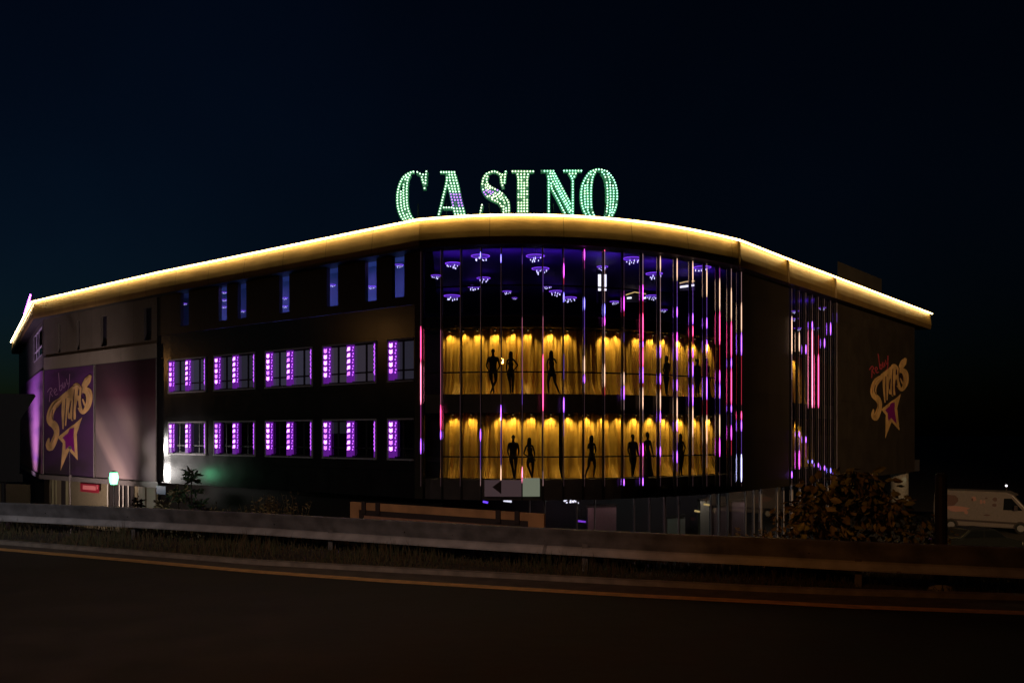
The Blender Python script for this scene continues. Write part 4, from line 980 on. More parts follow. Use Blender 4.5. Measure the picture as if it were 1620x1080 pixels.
HI = [[(215,318,8),(160,362,10),(122,430,10),(110,490,8)], [(168,600,8),(165,660,8),(130,740,8)], [(330,205,8),(375,180,10),(400,210,8)], [(455,140,8),(480,105,7)], [(478,240,9),(497,300,9),(480,370,7)]]
STAR_O = [(420,478),(368,640),(378,885),(296,795),(214,985),(236,725),(188,668),(280,592),(318,560),(345,545)]
STAR_I = [(345,575),(338,665),(350,815),(294,752),(262,790),(258,705),(232,672),(283,628),(300,590),(318,585)]
SCR = [[(90,240,4),(105,215,5),(125,200,5),(135,225,4),(118,245,4),(140,280,4)], [(108,330,4),(112,290,4),(118,235,4)], [(158,248,4),(176,225,4),(168,205,4),(152,228,4),(166,266,4),(186,258,4)],
       [(196,60,4),(202,140,4),(208,222,5),(228,208,4),(226,172,4),(208,188,4)], [(236,150,4),(240,196,5),(254,190,4),(256,145,4),(264,185,3)], [(272,118,4),(280,165,4),(296,150,4)], [(302,70,4),(294,180,4),(278,232,4),(262,236,4)]]
def logo(fn, parent, script):
    for grp in ((0,1),(2,),(3,),(4,),(5,6)):
        b = MB()
        for k in grp: ribbon(b, [(q[0],q[1],q[2]*(1.3 if script == "logo_script" else 2.6)) for q in SCR[k]], fn, -.010-.0007*k)
        b.build("script_letter", script, parent, fix=False)
    b = MB()
    for i, s in enumerate(STR): ribbon(b, [(q[0],q[1],q[2]*1.2) for q in s], fn, -.012-.003*i)
    b.build("gold_lettering", "logo_gold", parent, fix=False)
    for i, s in enumerate(DEEP+HI):
        b = MB(); ribbon(b, s, fn, -.060-.002*i); b.build("dark_inline" if i < len(DEEP) else "pale_highlight", "logo_gold_deep" if i < len(DEEP) else "logo_gold_pale", parent, fix=False)
    b = MB(); b.m("logo_gold"); b.face([fn(x,y,-.012) for x,y in STAR_O]); b.m("logo_purple"); b.face([fn(x,y,-.016) for x,y in STAR_I])
    b.build("star_emblem", None, parent, fix=False)
fnA = lambda x, y, z: w(60+x/6, 580+y/6, -.2+z)
logo(fnA, bA, "logo_script")
# affine map for the copy on the right wall
import itertools
src = [(95.8,743.3),(76.7,714.2),(140.8,593.3)]; dst = [(1400.6,692.5),(1382.5,666),(1431,566.1)]
Ms = Matrix([[s[0],s[1],1] for s in src]).inverted(); ax = Ms @ Vector([d[0] for d in dst]); ay = Ms @ Vector([d[1] for d in dst])
def fnR(x, y, z):
    v = Vector((60+x/6, 580+y/6, 1)); return w(ax.dot(v), ay.dot(v), -.05+z)
e = empty("wall_logo", w(1405,690,-.1), "gold lettering and star emblem on the dark right wall", "wall logo"); logo(fnR, e, "logo_script_red")

# ------------------------------------------------------------------ ground floor under the building
gf_z1 = Z_WB+.1
GW = run(700, 1330, 1.6)
SF = empty("shopfront", (5,42,Z_G)); SF.parent = BL; SF.matrix_parent_inverse = MINV(BL)
b = MB()
for a, c in zip(GW, GW[1:]): b.face([(a[0],a[1],Z_G),(c[0],c[1],Z_G),(c[0],c[1],gf_z1),(a[0],a[1],gf_z1)])
b.build("glass_pane", "glass_dark", SF, fix=False)
for x in (838,862,913,941,1004,1028,1052,1074,1125,1138,1152,1180,1193,1204,1230,1240,1253,1266,1290,1310):
    p = wz(x, 0, 1.55); b = MB(); b.tube((p.x,p.y,Z_G), (p.x,p.y,gf_z1), .035+.03*(x in (1052,1138,1204,1253)), n=8); b.build("post", "frame_pale", SF)
wall_strip(run(655,1335,7.0), Z_G, gf_z1, "lobby_wall", "interior_dark")
wall_strip(run(249,700,1.0), Z_G, gf_z1, "base_wall", "flat_dark")
# left entrance base wall
GL = run(70, 250, .35); wall_strip(GL, Z_G, Z_WB-.1, "base_wall", "wall_plaster")
def gbox(x0, x1, y0, y1, d, t, m, name, parent=BL):
    a, c = isect(PL(d), x0), isect(PL(d), x1); a2, c2 = isect(PL(d+t), x0), isect(PL(d+t), x1); b = MB()
    zt, zb = EYE+(HY-y0)/F*a[1], EYE+(HY-y1)/F*a[1]
    b.prism([(a[0],a[1],zb),(c[0],c[1],zb),(c2[0],c2[1],zb),(a2[0],a2[1],zb)], [(a[0],a[1],zt),(c[0],c[1],zt),(c2[0],c2[1],zt),(a2[0],a2[1],zt)]); return b.build(name, m, parent)
gbox(48, 81, 753, 815, .28, .05, "flat_dark", "dark_opening")
gbox(82, 85, 755, 815, .2, .1, "door_pale", "door_frame"); gbox(87.5, 90, 755, 815, .2, .1, "door_pale", "door_frame"); gbox(97, 103.5, 757, 815, .28, .05, "flat_dark", "door"); gbox(104.5, 107.5, 757, 815, .2, .1, "door_pale", "door_frame")
gbox(173, 212, 764, 830, .28, .05, "flat_dark", "dark_opening")
for x in (169.5, 188, 194, 202, 219): gbox(x, x+1.3, 762, 830, .1, .06, "white_panel", "door_frame")
gbox(220, 229.5, 765, 830, .2, .05, "white_panel", "white_door"); gbox(232, 246, 765, 830, .2, .05, "white_panel", "white_door")
# end wall base (yellowish) seen at the far left
b = MB(); a, c = at(0, 763, 75), at(45, 763, 72); b.prism([(a.x-6,76,Z_G),(c.x,72,Z_G),(c.x,72.3,Z_G),(a.x-6,76.3,Z_G)], [(a.x-6,76,a.z),(c.x,72,a.z),(c.x,72.3,a.z),(a.x-6,76.3,a.z)])
tag(b.build("yard_wall", "wall_plaster"), "low yellowish wall at the far left beyond the guardrail", "wall")
# red illuminated sign
e = empty("red_sign", w(142,771,-.1), "small red lit sign over the left entrance", "sign"); o = gbox(127, 157, 764, 777, 0, .12, "red_sign", "sign_box", e)
for x0, x1 in ((131,151.5),(153,154.5)): gbox(x0, x1, 767, 773.5, -.03, .02, "red_sign_text", "faded_lettering", e)
e = empty("blue_sign", w(252,775,-.5), "square blue sign beside the white doors under the building", "sign"); gbox(247.5, 262, 768, 781, -.6, .06, "blue_sign", "sign_plate", e)
p = wz(254, Z_G, -.57); b = MB(); b.tube(p, p+Vector((0,0,2.4)), .03, n=6).build("sign_post", "steel_post", e)
# round pillar under the right-hand end
p = wz(1423, Z_G, .9); b = MB(); b.tube((p.x,p.y,Z_G), (p.x,p.y,Z_WB+.02), .62, .62, 28); b.build("pillar", "concrete", BL, smooth=False)
lamp('SPOT', (p.x+.15,p.y-.85,Z_WB-.05), (.85,1,.7), 5, BL, (p.x+.1,p.y-.45,Z_G), size=.08, spot=70, blend=.8)
# ground floor lamps put in place of dim reflections in the glass
def cluster(x, y, Y, lab, m, shape):
    e = empty("reflection_lamp", at(x,y,Y), lab, "lamp"); b = MB(); rr = random.Random(int(x))
    if shape == 'pts':
        for k in range(14): p = at(x+rr.uniform(-13,13), y+rr.uniform(-5,6), Y+rr.uniform(-.3,.3)); b.ball(p, .04+.05*rr.random()**2, 6, 4)
    else: b.tube(at(x-shape/2,y,Y), at(x+shape/2,y+1.5,Y), .05, n=6)
    b.build("bulb_cluster" if shape == 'pts' else "tube_lamp", m, e)
    b = MB(); b.tube(at(x,y-2,Y), at(x,y,Y)+Vector((0,0,.6)), .012, n=4); b.build("suspension_rod", "dark_metal", e)
cluster(902, 793, 43.5, "cluster of small white bulbs standing in for reflections in the ground floor", "white_lamp", 'pts')
cluster(803, 791.5, 41.5, "short white tube standing in for a reflection under the glass front", "white_lamp", 13)
cluster(920, 823.5, 43.5, "short violet bar standing in for a reflection low in the ground floor", "violet_lamp", 13)
cluster(768, 793, 41.5, "tiny blue glow standing in for a reflection under the left part of the glass front", "blue_reflection_glow", 8)
cluster(1103, 807.5, 45, "short dim glow standing in for a reflection behind the ground floor glass", "yellow_lamp", 8)
cluster(1118, 797, 45, "short dim warm glow standing in for a reflection beside the slim ground floor posts", "yellow_lamp", 9)
for x, pw, c in ((930,5,(1,.6,.6)),(1000,3,(1,.7,.6)),(1060,5,(.7,1,.8)),(1130,8,(1,.85,.7)),(1200,8,(1,.85,.75)),(1260,6,(.9,1,.9))):
    p = wz(x, gf_z1-.2, 3.6); lamp('POINT', p, c, pw*6, BL, size=.15)
# plain blocks added inside in place of reflections in the glass
for i, (x0, x1, y0, c, m) in enumerate(((930,975,800,"pinkish block standing in for a reflection in the ground floor glass","reflection_block_pink"),(1056,1084,818,"low pale block standing in for a reflection behind the ground floor posts","white_panel"),(1108,1122,790,"narrow block standing in for a reflection in the ground floor glass","white_panel"),(1130,1150,800,"pale stand put in for a reflection in the ground floor glass","reflection_block_pink"),(1158,1178,792,"wide stand put in for a reflection behind the right ground floor posts","reflection_block_pink"))):
    a = wz(x0, Z_G, 4.5); cc = wz(x1, Z_G, 4.5); zt = EYE+(HY-y0)/F*a.y; b = MB()
    b.prism([(a.x,a.y,Z_G),(cc.x,cc.y,Z_G),(cc.x,cc.y+.6,Z_G),(a.x,a.y+.6,Z_G)], [(a.x,a.y,zt-.08),(cc.x,cc.y,zt-.08),(cc.x,cc.y+.6,zt-.08),(a.x,a.y+.6,zt-.08)])
    o = b.build("reflection_block", m); b = MB(); b.prism([(a.x-.05,a.y-.05,zt-.08),(cc.x+.05,cc.y-.05,zt-.08),(cc.x+.05,cc.y+.65,zt-.08),(a.x-.05,a.y+.65,zt-.08)], [(a.x-.05,a.y-.05,zt),(cc.x+.05,cc.y-.05,zt),(cc.x+.05,cc.y+.65,zt),(a.x-.05,a.y+.65,zt)]).build("reflection_block_top", "dark_metal", o)
    tag(o, c, "reflection_block")
# glowing boards added low on the glass in place of a sign's reflection
e = empty("reflected_sign_board", w(795,786,-.3), "dusty pink board with a dark left-pointing arrow standing in for a reflection under the glass front", "sign")
gbox(766.5, 825, 759, 785, -.30, .05, "board_reflection_glow", "board", e)
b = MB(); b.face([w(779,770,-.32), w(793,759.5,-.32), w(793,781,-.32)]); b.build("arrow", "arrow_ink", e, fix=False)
e = empty("reflected_panel", w(840,786,-.3), "pale greenish glowing panel standing in for a reflection right of the arrow board", "panel"); gbox(827, 854, 756, 785, -.30, .05, "panel_reflection_glow", "lit_panel", e); gbox(825.8, 826.8, 755, 786, -.32, .07, "dark_metal", "frame", e)  # lit panel and its frame are added in place of a reflection

# ------------------------------------------------------------------ lamps outside
# green lantern on its post
Yg = isect(WALL, 180)[1]-6.3
pg = at(180, 757.5, Yg); e = empty("lantern_post", (pg.x, pg.y, Z_G), "bright green lantern on a post before the left entrance", "lantern")
b = MB(); b.tube(pg+Vector((0,0,-.28)), pg+Vector((0,0,.05)), .17, .25, 8); b.tube(pg+Vector((0,0,.05)), pg+Vector((0,0,.36)), .25, .2, 8); b.build("lantern_glass", "green_lamp", e)
b = MB(); b.tube((pg.x,pg.y,Z_G), pg+Vector((0,0,-.28)), .06, .05, 8); b.build("post", "dark_metal", e)
b = MB(); b.tube(pg+Vector((0,0,.36)), pg+Vector((0,0,.44)), .24, .08, 8); b.build("cap", "dark_metal", e)
# floodlights washing the banners, standing at the wall foot; the end banner's one is added
def floodlight(p, tgt, col, pw, label, spot=95, blend=.8, size=.2):
    e = empty("floodlight", p, label, "floodlight"); d = (Vector(tgt)-p).normalized(); b = MB()
    b.tube(p-d*.16, p-d*.02, .10, .15, 10); b.build("lamp_head", "dark_metal", e)
    b = MB(); b.tube((p.x,p.y,Z_G), p-d*.1, .03, n=6); b.build("stand", "dark_metal", e)
    lamp('SPOT', p, col, pw, e, tgt, size=size, spot=spot, blend=blend); return e
floodlight(wz(222, -2.2, -4.6), w(222,680), (1,.76,.74), 1100, "small floodlight aimed at the streaked banner from below")
floodlight(wz(110, -3.45, -4.5), w(112,640), (1,.74,.72), 5200, "small floodlight below the lettered banner")
nE = nrm_at(50, 0); pE = w(62,700)+nE*5; floodlight(Vector((pE.x,pE.y,-1.6)), w(60,640), (.85,.55,1), 4500, "added floodlight brightening the purple end banner from below")
# mirror position of a lamp whose glare shows at a given spot of the glossy cladding
def glare(x, y, t):
    P = w(x, y); v = (P-Vector((0,0,EYE))).normalized(); n = nrm_at(x); r = v-2*v.dot(n)*n; return P+r*t
for (x, y, t, c, pw, lb) in ((258,706,6,(1,.93,.88),30,"upper"),(258,748,6,(1,.93,.88),36,"lower")):
    p = glare(x, y, t); e = empty("floodlight", p, "%s of two white floodlights before the corner of the dark cladding" % lb, "floodlight")
    P = w(268,y); d = (P-p).normalized(); b = MB(); b.tube(p-d*.14, p-d*.03, .06, .1, 8).build("lamp_head", "dark_metal", e); lamp('SPOT', p, c, pw*22, e, P, size=.4, spot=26, blend=.7)
    b = MB(); b.tube((p.x,p.y,Z_G), p-d*.1, .010, n=6).build("stand", "dark_metal", e)
# sodium street lamps: two far left (seen only as glints in the cladding), one above the road; the others are added fill
def street_or_fill_lamp(base, head, tgt, col, pw, label, spot=150, blend=.9, size=.25):
    e = empty("street_or_fill_lamp", base, label, "street lamp"); base = Vector(base); head = Vector(head); b = MB()
    b.tube(base, (base.x, base.y, head.z-.3), .10, .06, 10); b.build("pole", "dark_metal", e); b = MB(); b.tube((base.x,base.y,head.z-.3), head+Vector((0,0,.1)), .05, .04, 8); b.build("arm", "dark_metal", e)
    b = MB(); b.box(head.x-.16, head.x+.16, head.y-.3, head.y+.3, head.z+.02, head.z+.14); b.build("lamp_head", "dark_metal", e)
    lamp('SPOT', head, col, pw, e, tgt, size=size, spot=spot, blend=blend); return e
g1 = glare(615, 530, 34); g2 = glare(262, 580, 30)
street_or_fill_lamp((g1.x-1.5, g1.y-1, Z_G), g1, (-6, 40, 3), (1,.45,.12), 170, "tall sodium street lamp left of the left wing, facing its corner")
street_or_fill_lamp((g2.x-1.5, g2.y-1, Z_G), g2, (-20, 52, 3), (1,.45,.12), 250, "sodium street lamp far left near the banners")
street_or_fill_lamp((-4.5, -4, 0), (-3.2, 1.5, 8.2), (-1.6, 12.8, .2), (1,.36,.07), 1200, "sodium street lamp standing behind the viewer", spot=86, blend=1)
street_or_fill_lamp((20, -14, 0), (19, -10, 12), (27, 60, 4), (1,.62,.30), 80000, "added warm spot lamp out of view, lighting the right wall and its logo", spot=34, blend=1)  # added lamp with no seen source, brightens the right wall
street_or_fill_lamp((-14, -8, 0), (-12, -4, 12.5), (-15.5, 24, 1.0), (.92,.90,.94), 6500, "added white fill lamp out of view, lighting the left wall", spot=46, blend=1, size=.1)  # added in place of cool ambient light

street_or_fill_lamp((-8, -5, 0), (-7, -2, 9), (-4.5, 15.3, .3), (1,.93,.90), 2000, "added white fill lamp behind the viewer, lighting the guardrail", spot=50, blend=1, size=.1)  # added to light the rail grey, aimed clear of the glass
# ------------------------------------------------------------------ guardrail
rt = [(-300,778),(0,794.5),(120,799),(248,804),(420,812),(580,820.7),(760,830),(860,835),(940,838.5),(1080,845),(1200,849.5),(1380,857),(1620,866),(1900,874)]
RH = .70
RT = []
for x, y in rt: Y = F*(EYE-RH)/(y-HY); RT.append(Vector((ray(x)*Y, Y, RH)))
RT = ext(RT, 25)
GR = empty("guardrail", (0, 14.5, 0), "long grey steel guardrail with a bright lower edge along the road", "guardrail")
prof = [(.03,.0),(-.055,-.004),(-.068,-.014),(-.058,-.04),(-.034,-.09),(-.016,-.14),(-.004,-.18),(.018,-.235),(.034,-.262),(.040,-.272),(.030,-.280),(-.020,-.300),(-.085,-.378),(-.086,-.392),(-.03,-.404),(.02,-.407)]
for part_name, pr_, mm in (("beam", prof[:11], "galvanised"), ("lower_edge", prof[10:], "galvanised_lit")):  # lower edge coloured paler, as if catching the lamp light
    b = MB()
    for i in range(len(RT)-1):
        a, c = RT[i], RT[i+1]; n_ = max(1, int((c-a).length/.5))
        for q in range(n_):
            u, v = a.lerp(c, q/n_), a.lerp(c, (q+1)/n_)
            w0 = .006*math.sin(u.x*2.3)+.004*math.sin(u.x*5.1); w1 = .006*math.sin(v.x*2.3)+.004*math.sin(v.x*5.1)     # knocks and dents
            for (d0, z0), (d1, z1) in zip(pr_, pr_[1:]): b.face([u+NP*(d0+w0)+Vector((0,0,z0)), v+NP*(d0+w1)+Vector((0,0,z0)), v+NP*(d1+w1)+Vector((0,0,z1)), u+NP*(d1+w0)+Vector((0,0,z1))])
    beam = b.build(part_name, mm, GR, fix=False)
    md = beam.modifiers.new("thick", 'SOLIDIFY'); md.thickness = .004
def rail_at(x):
    P = [(p.x,p.y) for p in RT]; q = isect(P, x); return Vector((q[0], q[1], 0))
for x in (210, 522, 925, 1358, -120, 1790):
    p = rail_at(x)+NP*.07; b = MB(); t = ND*.045; n = NP*.06
    for (u0,u1,v0,v1) in ((-1,1,-1,-.8),(-1,1,.8,1),(-.15,.15,-.8,.8)):
        b.prism([p+t*u0+n*v0+Vector((0,0,-.1)), p+t*u1+n*v0+Vector((0,0,-.1)), p+t*u1+n*v1+Vector((0,0,-.1)), p+t*u0+n*v1+Vector((0,0,-.1))],
                [p+t*u0+n*v0+Vector((0,0,.62)), p+t*u1+n*v0+Vector((0,0,.62)), p+t*u1+n*v1+Vector((0,0,.62)), p+t*u0+n*v1+Vector((0,0,.62))])
    b.build("post", "steel_post", GR)
b0 = MB()
for k, x in enumerate((275,352,434,520,72,202,640,716,862,1280)):
    p = rail_at(x); q = p+Vector((0,0,RH-.19)); b0.tube(q+NP*.006, q-NP*.004, .014, n=8)
b0.build("bolt", "tyre", GR)
for x in (862, 1028, 466, 1420):
    p = rail_at(x); b = MB(); b.m("galvanised")
    for (d0, z0), (d1, z1) in zip(prof, prof[1:]): b.face([p+ND*-.02*1+NP*(d0-.006)+Vector((0,0,RH+z0)), p+ND*.04+NP*(d0-.006)+Vector((0,0,RH+z0)), p+ND*.04+NP*(d1-.006)+Vector((0,0,RH+z1)), p-ND*.02+NP*(d1-.006)+Vector((0,0,RH+z1))])
    b.build("splice_plate", None, GR, fix=False)

# dark post with a concrete foot behind the rail at right
p = rail_at(1495)+NP*.35
e = empty("dark_post", p, "thick dark post with a concrete foot behind the right of the guardrail", "post")
b = MB(); b.tube(p+Vector((0,0,.05)), p+Vector((0,0,1.62)), .085, .08, 12); b.build("post_shaft", "dark_metal", e)
b = MB(); b.tube(p+Vector((0,0,0)), p+Vector((0,0,.12)), .2, .15, 8); b.build("foot", "concrete", e)
b = MB(); b.tube(p+Vector((0,0,1.62)), p+Vector((0,0,1.66)), .09, .05, 12); b.build("cap", "dark_metal", e)

# ------------------------------------------------------------------ banner frame behind the rail
r0, r1 = rail_at(557)+NP*1.0, rail_at(863)+NP*1.0
k0 = isect([(p.x,p.y) for p in [v+NP*1.0 for v in RT]], 557); k1 = isect([(p.x,p.y) for p in [v+NP*1.0 for v in RT]], 863)
A = Vector((k0[0],k0[1],0)); B = Vector((k1[0],k1[1],0)); Lb = (B-A).length; T = (B-A).normalized(); Nn = Vector((T.y,-T.x,0))
zA = EYE+(HY-793)/F*A.y; zB = EYE+(HY-812)/F*B.y
def bp(s, dz, d=0): t = s/Lb; return A+T*s+Nn*d+Vector((0,0,zA+(zB-zA)*t+dz))
e = empty("banner_frame", A+T*(Lb/2), "low brown frame holding a printed banner behind the guardrail", "banner frame")
def bb(b, s0, s1, z0, z1, d0, d1): b.prism([bp(s0,z0,d0), bp(s1,z0,d0), bp(s1,z0,d1), bp(s0,z0,d1)], [bp(s0,z1,d0), bp(s1,z1,d0), bp(s1,z1,d1), bp(s0,z1,d1)])
b = MB(); bb(b, 0, .20, -.72, 0, 0, .06); bb(b, Lb-.30, Lb, -.72, 0, 0, .06); bb(b, .20, Lb-.30, -.14, 0, .002, .058); bb(b, .2, Lb-.3, -.72, -.64, .002, .058); b.build("outer_frame", "wood_frame", e)
b = MB(); bb(b, .20, Lb-.30, -.24, -.14, .02, .05); bb(b, .20, .30, -.64, -.24, .02, .05); bb(b, Lb-.40, Lb-.30, -.64, -.24, .02, .05)
for s in (.28, .60, Lb-.92, Lb-.55): bb(b, s, s+.09, -.2, .02, .06, .09)
b.build("inner_frame", "ink_dark", e)
b = MB(); bb(b, .30, Lb-.40, -.64, -.24, .022, .032); b.build("banner", "banner_cloth", e)
b = MB(); rr = random.Random(4)
for k in range(16):
    s = 1.25+k*.105; m_ = "ink_white" if k < 6 or 9 < k else "ink_yellow"
    b.m(m_)
    for q in range(2):
        s_ = s+rr.uniform(-.02,.02); z0 = -.32-rr.uniform(0,.05)-.10*q; b.face([bp(s_,z0-.07,.037+.001*q), bp(s_+.07,z0-.08,.037+.001*q), bp(s_+.08,z0,.037+.001*q), bp(s_+.015,z0+.01,.037+.001*q)])
b.m("ink_red"); b.face([bp(.75,-.34,.035), bp(1.2,-.34,.035), bp(1.25,-.44,.035), bp(.8,-.44,.035)])
b.m("ink_dark")
for k in range(8): s = 3.0+k*.07; b.face([bp(s,-.42,.0392+.0003*k), bp(s+.09,-.40,.0392+.0003*k), bp(s+.1,-.36,.0392+.0003*k), bp(s+.02,-.33-.02*(k%3),.0392+.0003*k)])
b.build("printed_lettering", None, e, fix=False)
for s in (.5, Lb-.6): b = MB(); bb(b, s, s+.08, -1.1, -.72, 0, .06); b.build("leg", "wood_frame", e)

# ------------------------------------------------------------------ dark roadside structure at far left
Y = 24
e = empty("roadside_board", at(0,800,Y), "dark unlit roadside board with a flared top at the far left edge", "roadside board")
def px(lst, Y0, Y1, name, m, par):
    b = MB(); b.prism([at(x,y,Y0) for x,y in lst], [at(x,y,Y0)+Vector((-.05,Y1-Y0,0)) for x,y in lst]); return b.build(name, m, par)
px([(-150,620.5),(54,623),(56.5,626),(32,664),(-150,664)], Y, Y+.10, "flared_top", "flat_dark", e)
px([(-150,664),(32,664),(31,762),(-150,762)], Y+.005, Y+.095, "board_panel", "flat_dark", e)
px([(30,749),(36,750),(36,762),(30,762)], Y-.03, Y+.05, "corner_bracket", "flat_dark", e)
b = MB(); p = at(2, 762, Y); b.tube((p.x,p.y+.1,-3), (p.x,p.y+.1,p.z), .06, n=8); b.build("leg", "flat_dark", e)

# ------------------------------------------------------------------ van and car
def wheel(b, c, r, wdt, ax=(0,1,0)): a = Vector(ax)*wdt/2; b.tube(Vector(c)-a, Vector(c)+a, r, r, 20)
def van(loc, rz):
    e = empty("parked_van", loc, "white delivery van with dark painted artwork parked at the far right", "van", rz=rz)
    def pr(lst, y0, y1, name, m, par=e, inset=0):
        b = MB(); b.prism([(x,y0,z) for x,z in lst], [(x,y1,z) for x,z in lst]); o = b.build(name, m, None); o.parent = par; return o
    body = [(-2.9,.35),(-2.95,1.2),(-2.9,2.35),(-2.75,2.52),(1.15,2.52),(1.55,2.35),(2.35,1.42),(2.85,1.22),(3.0,.95),(3.0,.42),(2.75,.3),(-2.6,.3)]
    o = pr(body, -1.0, 1.0, "body", "van_white"); m = o.modifiers.new("b", 'BEVEL'); m.width = .08; m.segments = 3
    def fac(lst, y, name, m_):
        b = MB(); b.prism([(x,y,z) for x,z in lst], [(x,y+.012,z) for x,z in lst]); q = b.build(name, m_, None); q.parent = o if name != "body" else e; return q
    fac([(1.0,1.42),(1.05,2.12),(1.45,2.14),(2.05,1.42)], -1.014, "side_window", "auto_glass")
    b = MB(); b.face([(1.66,-.85,2.28),(2.38,-.85,1.46),(2.38,.85,1.46),(1.66,.85,2.28)]); q = b.build("windshield", "auto_glass", None); q.parent = o; q.location = (.03,0,.02)
    for cx in (-1.9, 1.95):
        b = MB(); wheel(b, (cx,-.9,.34), .34, .24); t = b.build("wheel", "tyre", None); t.parent = e; b = MB(); wheel(b, (cx,-1.025,.34), .2, .02); t2_ = b.build("rim", "rim", None); t2_.parent = t
        b = MB(); wheel(b, (cx,.9,.34), .34, .24); t = b.build("wheel", "tyre", None); t.parent = e
        fac([(cx+.42*math.cos(a*math.pi/8), .34+.42*math.sin(a*math.pi/8)) for a in range(9)], -1.006, "wheel_arch", "ink_dark")
    b = MB(); b.box(1.62,1.78,-1.28,-1.02,1.42,1.72); q = b.build("mirror", "ink_dark", None); q.parent = e
    b = MB(); b.box(2.86,2.98,-.98,-.7,.95,1.15); q = b.build("headlight", "rim", None); q.parent = e
    fac([(-2.9,.62),(2.7,.55),(2.7,.68),(-2.9,.74)], -1.005, "side_trim", "ink_dark")
    rr = random.Random(5)
    blob = lambda cx, cz, rx, rz_, n=14: [(cx+rx*math.cos(2*math.pi*k/n)*rr.uniform(.7,1.15), cz+rz_*math.sin(2*math.pi*k/n)*rr.uniform(.7,1.15)) for k in range(n)]
    fac(blob(-2.0,1.85,.52,.42), -1.013, "artwork_figure", "van_art_dark"); fac(blob(-1.55,1.35,.7,.18), -1.0135, "artwork_figure", "van_art_pink")
    for k in range(9): fac(blob(-.7+rr.uniform(-.4,1.3), 1.55+rr.uniform(-.55,.55), rr.uniform(.06,.22), rr.uniform(.05,.2), 8), -1.012-.0015*k, "artwork_splash", "van_art_pink" if k % 2 else "van_art_dark")
    return e
Yv = F*(EYE-Z_G)/(846-HY); van((ray(1562)*(Yv+2.4), Yv+2.4, Z_G+.01), R(-36))
def car(loc, rz, label):
    e = empty("parked_car", loc, label, "car", rz=rz)
    prf = [(-2.0,.3),(-2.05,.75),(-1.9,.98),(-1.35,1.02),(-.85,1.42),(.55,1.45),(1.15,1.0),(1.95,.82),(2.05,.5),(1.95,.28)]
    b = MB(); b.prism([(x,-.85,z) for x,z in prf], [(x,.85,z) for x,z in prf]); o = b.build("body", "car_paint", None); o.parent = e; m = o.modifiers.new("b", 'BEVEL'); m.width = .07; m.segments = 3
    for lst in ([(-1.2,1.03),(-.8,1.36),(-.15,1.38),(-.15,1.03)], [(-.08,1.03),(-.08,1.38),(.5,1.38),(1.0,1.03)]):
        b = MB(); b.prism([(x,-.862,z) for x,z in lst], [(x,-.852,z) for x,z in lst]); q = b.build("side_window", "auto_glass", None); q.parent = e
    for cx in (-1.3, 1.3):
        for sy in (-.78, .78):
            b = MB(); wheel(b, (cx,sy,.31), .31, .2); t = b.build("wheel", "tyre", None); t.parent = e
            b = MB(); wheel(b, (cx,sy+math.copysign(.105,sy),.31), .19, .02); q = b.build("rim", "rim", None); q.parent = t
    b = MB(); b.box(1.94,2.06,-.75,-.45,.62,.76); q = b.build("headlight", "white_panel", None); q.parent = e
    b = MB(); b.box(1.94,2.06,.45,.75,.62,.76); q = b.build("headlight", "white_panel", None); q.parent = e
    b = MB(); b.box(-2.07,-1.96,-.78,-.5,.75,.92); q = b.build("tail_light", "ink_red", None); q.parent = e
    return e
car((ray(1542)*44, 44, Z_G+.01), R(8), "dark car parked in front of the white van, mostly hidden by the guardrail")

# distant lights at right
for (x, y, Y, r, lb) in ((1592,768,66,.09,"distant white lamp high beyond the van"),(1605,790,55,.06,"left of two tiny distant lamps beyond the van"),(1611,790.5,55,.06,"right of two tiny distant lamps beyond the van")):
    p = at(x,y,Y); e = empty("distant_lamp", (p.x,p.y,Z_G), lb, "street lamp"); b = MB(); b.ball(p, r, 8, 5).build("lamp_globe", "yellow_lamp" if y > 780 else "white_lamp", e); b = MB(); b.tube((p.x,p.y,Z_G), p, .08, .05, 6).build("pole", "dark_metal", e)

# ------------------------------------------------------------------ plants
def leaf(b, c, d, s, rr, wide=.5):
    d = d.normalized(); u = d.orthogonal().normalized(); u.rotate(Matrix.Rotation(rr.uniform(0,6.28), 3, d)); n = d.cross(u)
    droop = n*s*.12
    p = [c, c+d*s*.35+u*s*wide*.5-droop, c+d*s*.75+u*s*wide*.35-droop, c+d*s-droop*1.6, c+d*s*.75-u*s*wide*.35-droop, c+d*s*.35-u*s*wide*.5-droop]; m_ = c+d*s*.5
    k = len(b.v); b.mesh(p+[m_], [(0,1,6),(1,2,6),(2,3,6),(3,4,6),(4,5,6),(5,0,6)])
def shrub(base, clumps, n, s, mats, label, cat="shrub", name="shrub", seed=1, group=None, wide=.55, trunk_r=.04):
    rr = random.Random(seed); e = empty(name, base, label, cat, group); b = MB(); st = MB()
    for (c, r) in clumps:
        c = Vector(c); st.tube(base, base.lerp(c, .55)+Vector((rr.uniform(-.05,.05),0,.05)), trunk_r, trunk_r*.5, 6); st.tube(base.lerp(c,.55)+Vector((0,0,.05)), c, trunk_r*.5, trunk_r*.25, 5)
        for _ in range(int(n*r*r)):
            v = Vector((rr.gauss(0,1), rr.gauss(0,1), rr.gauss(0,1))).normalized()*r*(.35+.7*rr.random()); v.z *= .8
            b.m(rr.choice(mats)); dd = Vector((v.x, v.y, v.z*.4-.15))+Vector((rr.gauss(0,.4),rr.gauss(0,.4),rr.gauss(0,.4)))*r
            leaf(b, c+v, dd, s*rr.uniform(.6,1.25), rr, wide)
    b.build("foliage", None, e, fix=False); st.build("stem", "bark", e); return e
Yb = rail_at(1330).y+1.3
def P_(x, y, dy=0): return at(x, y, Yb+dy)
base = gnd(1325, 900); base = Vector((ray(1325)*Yb, Yb, 0))
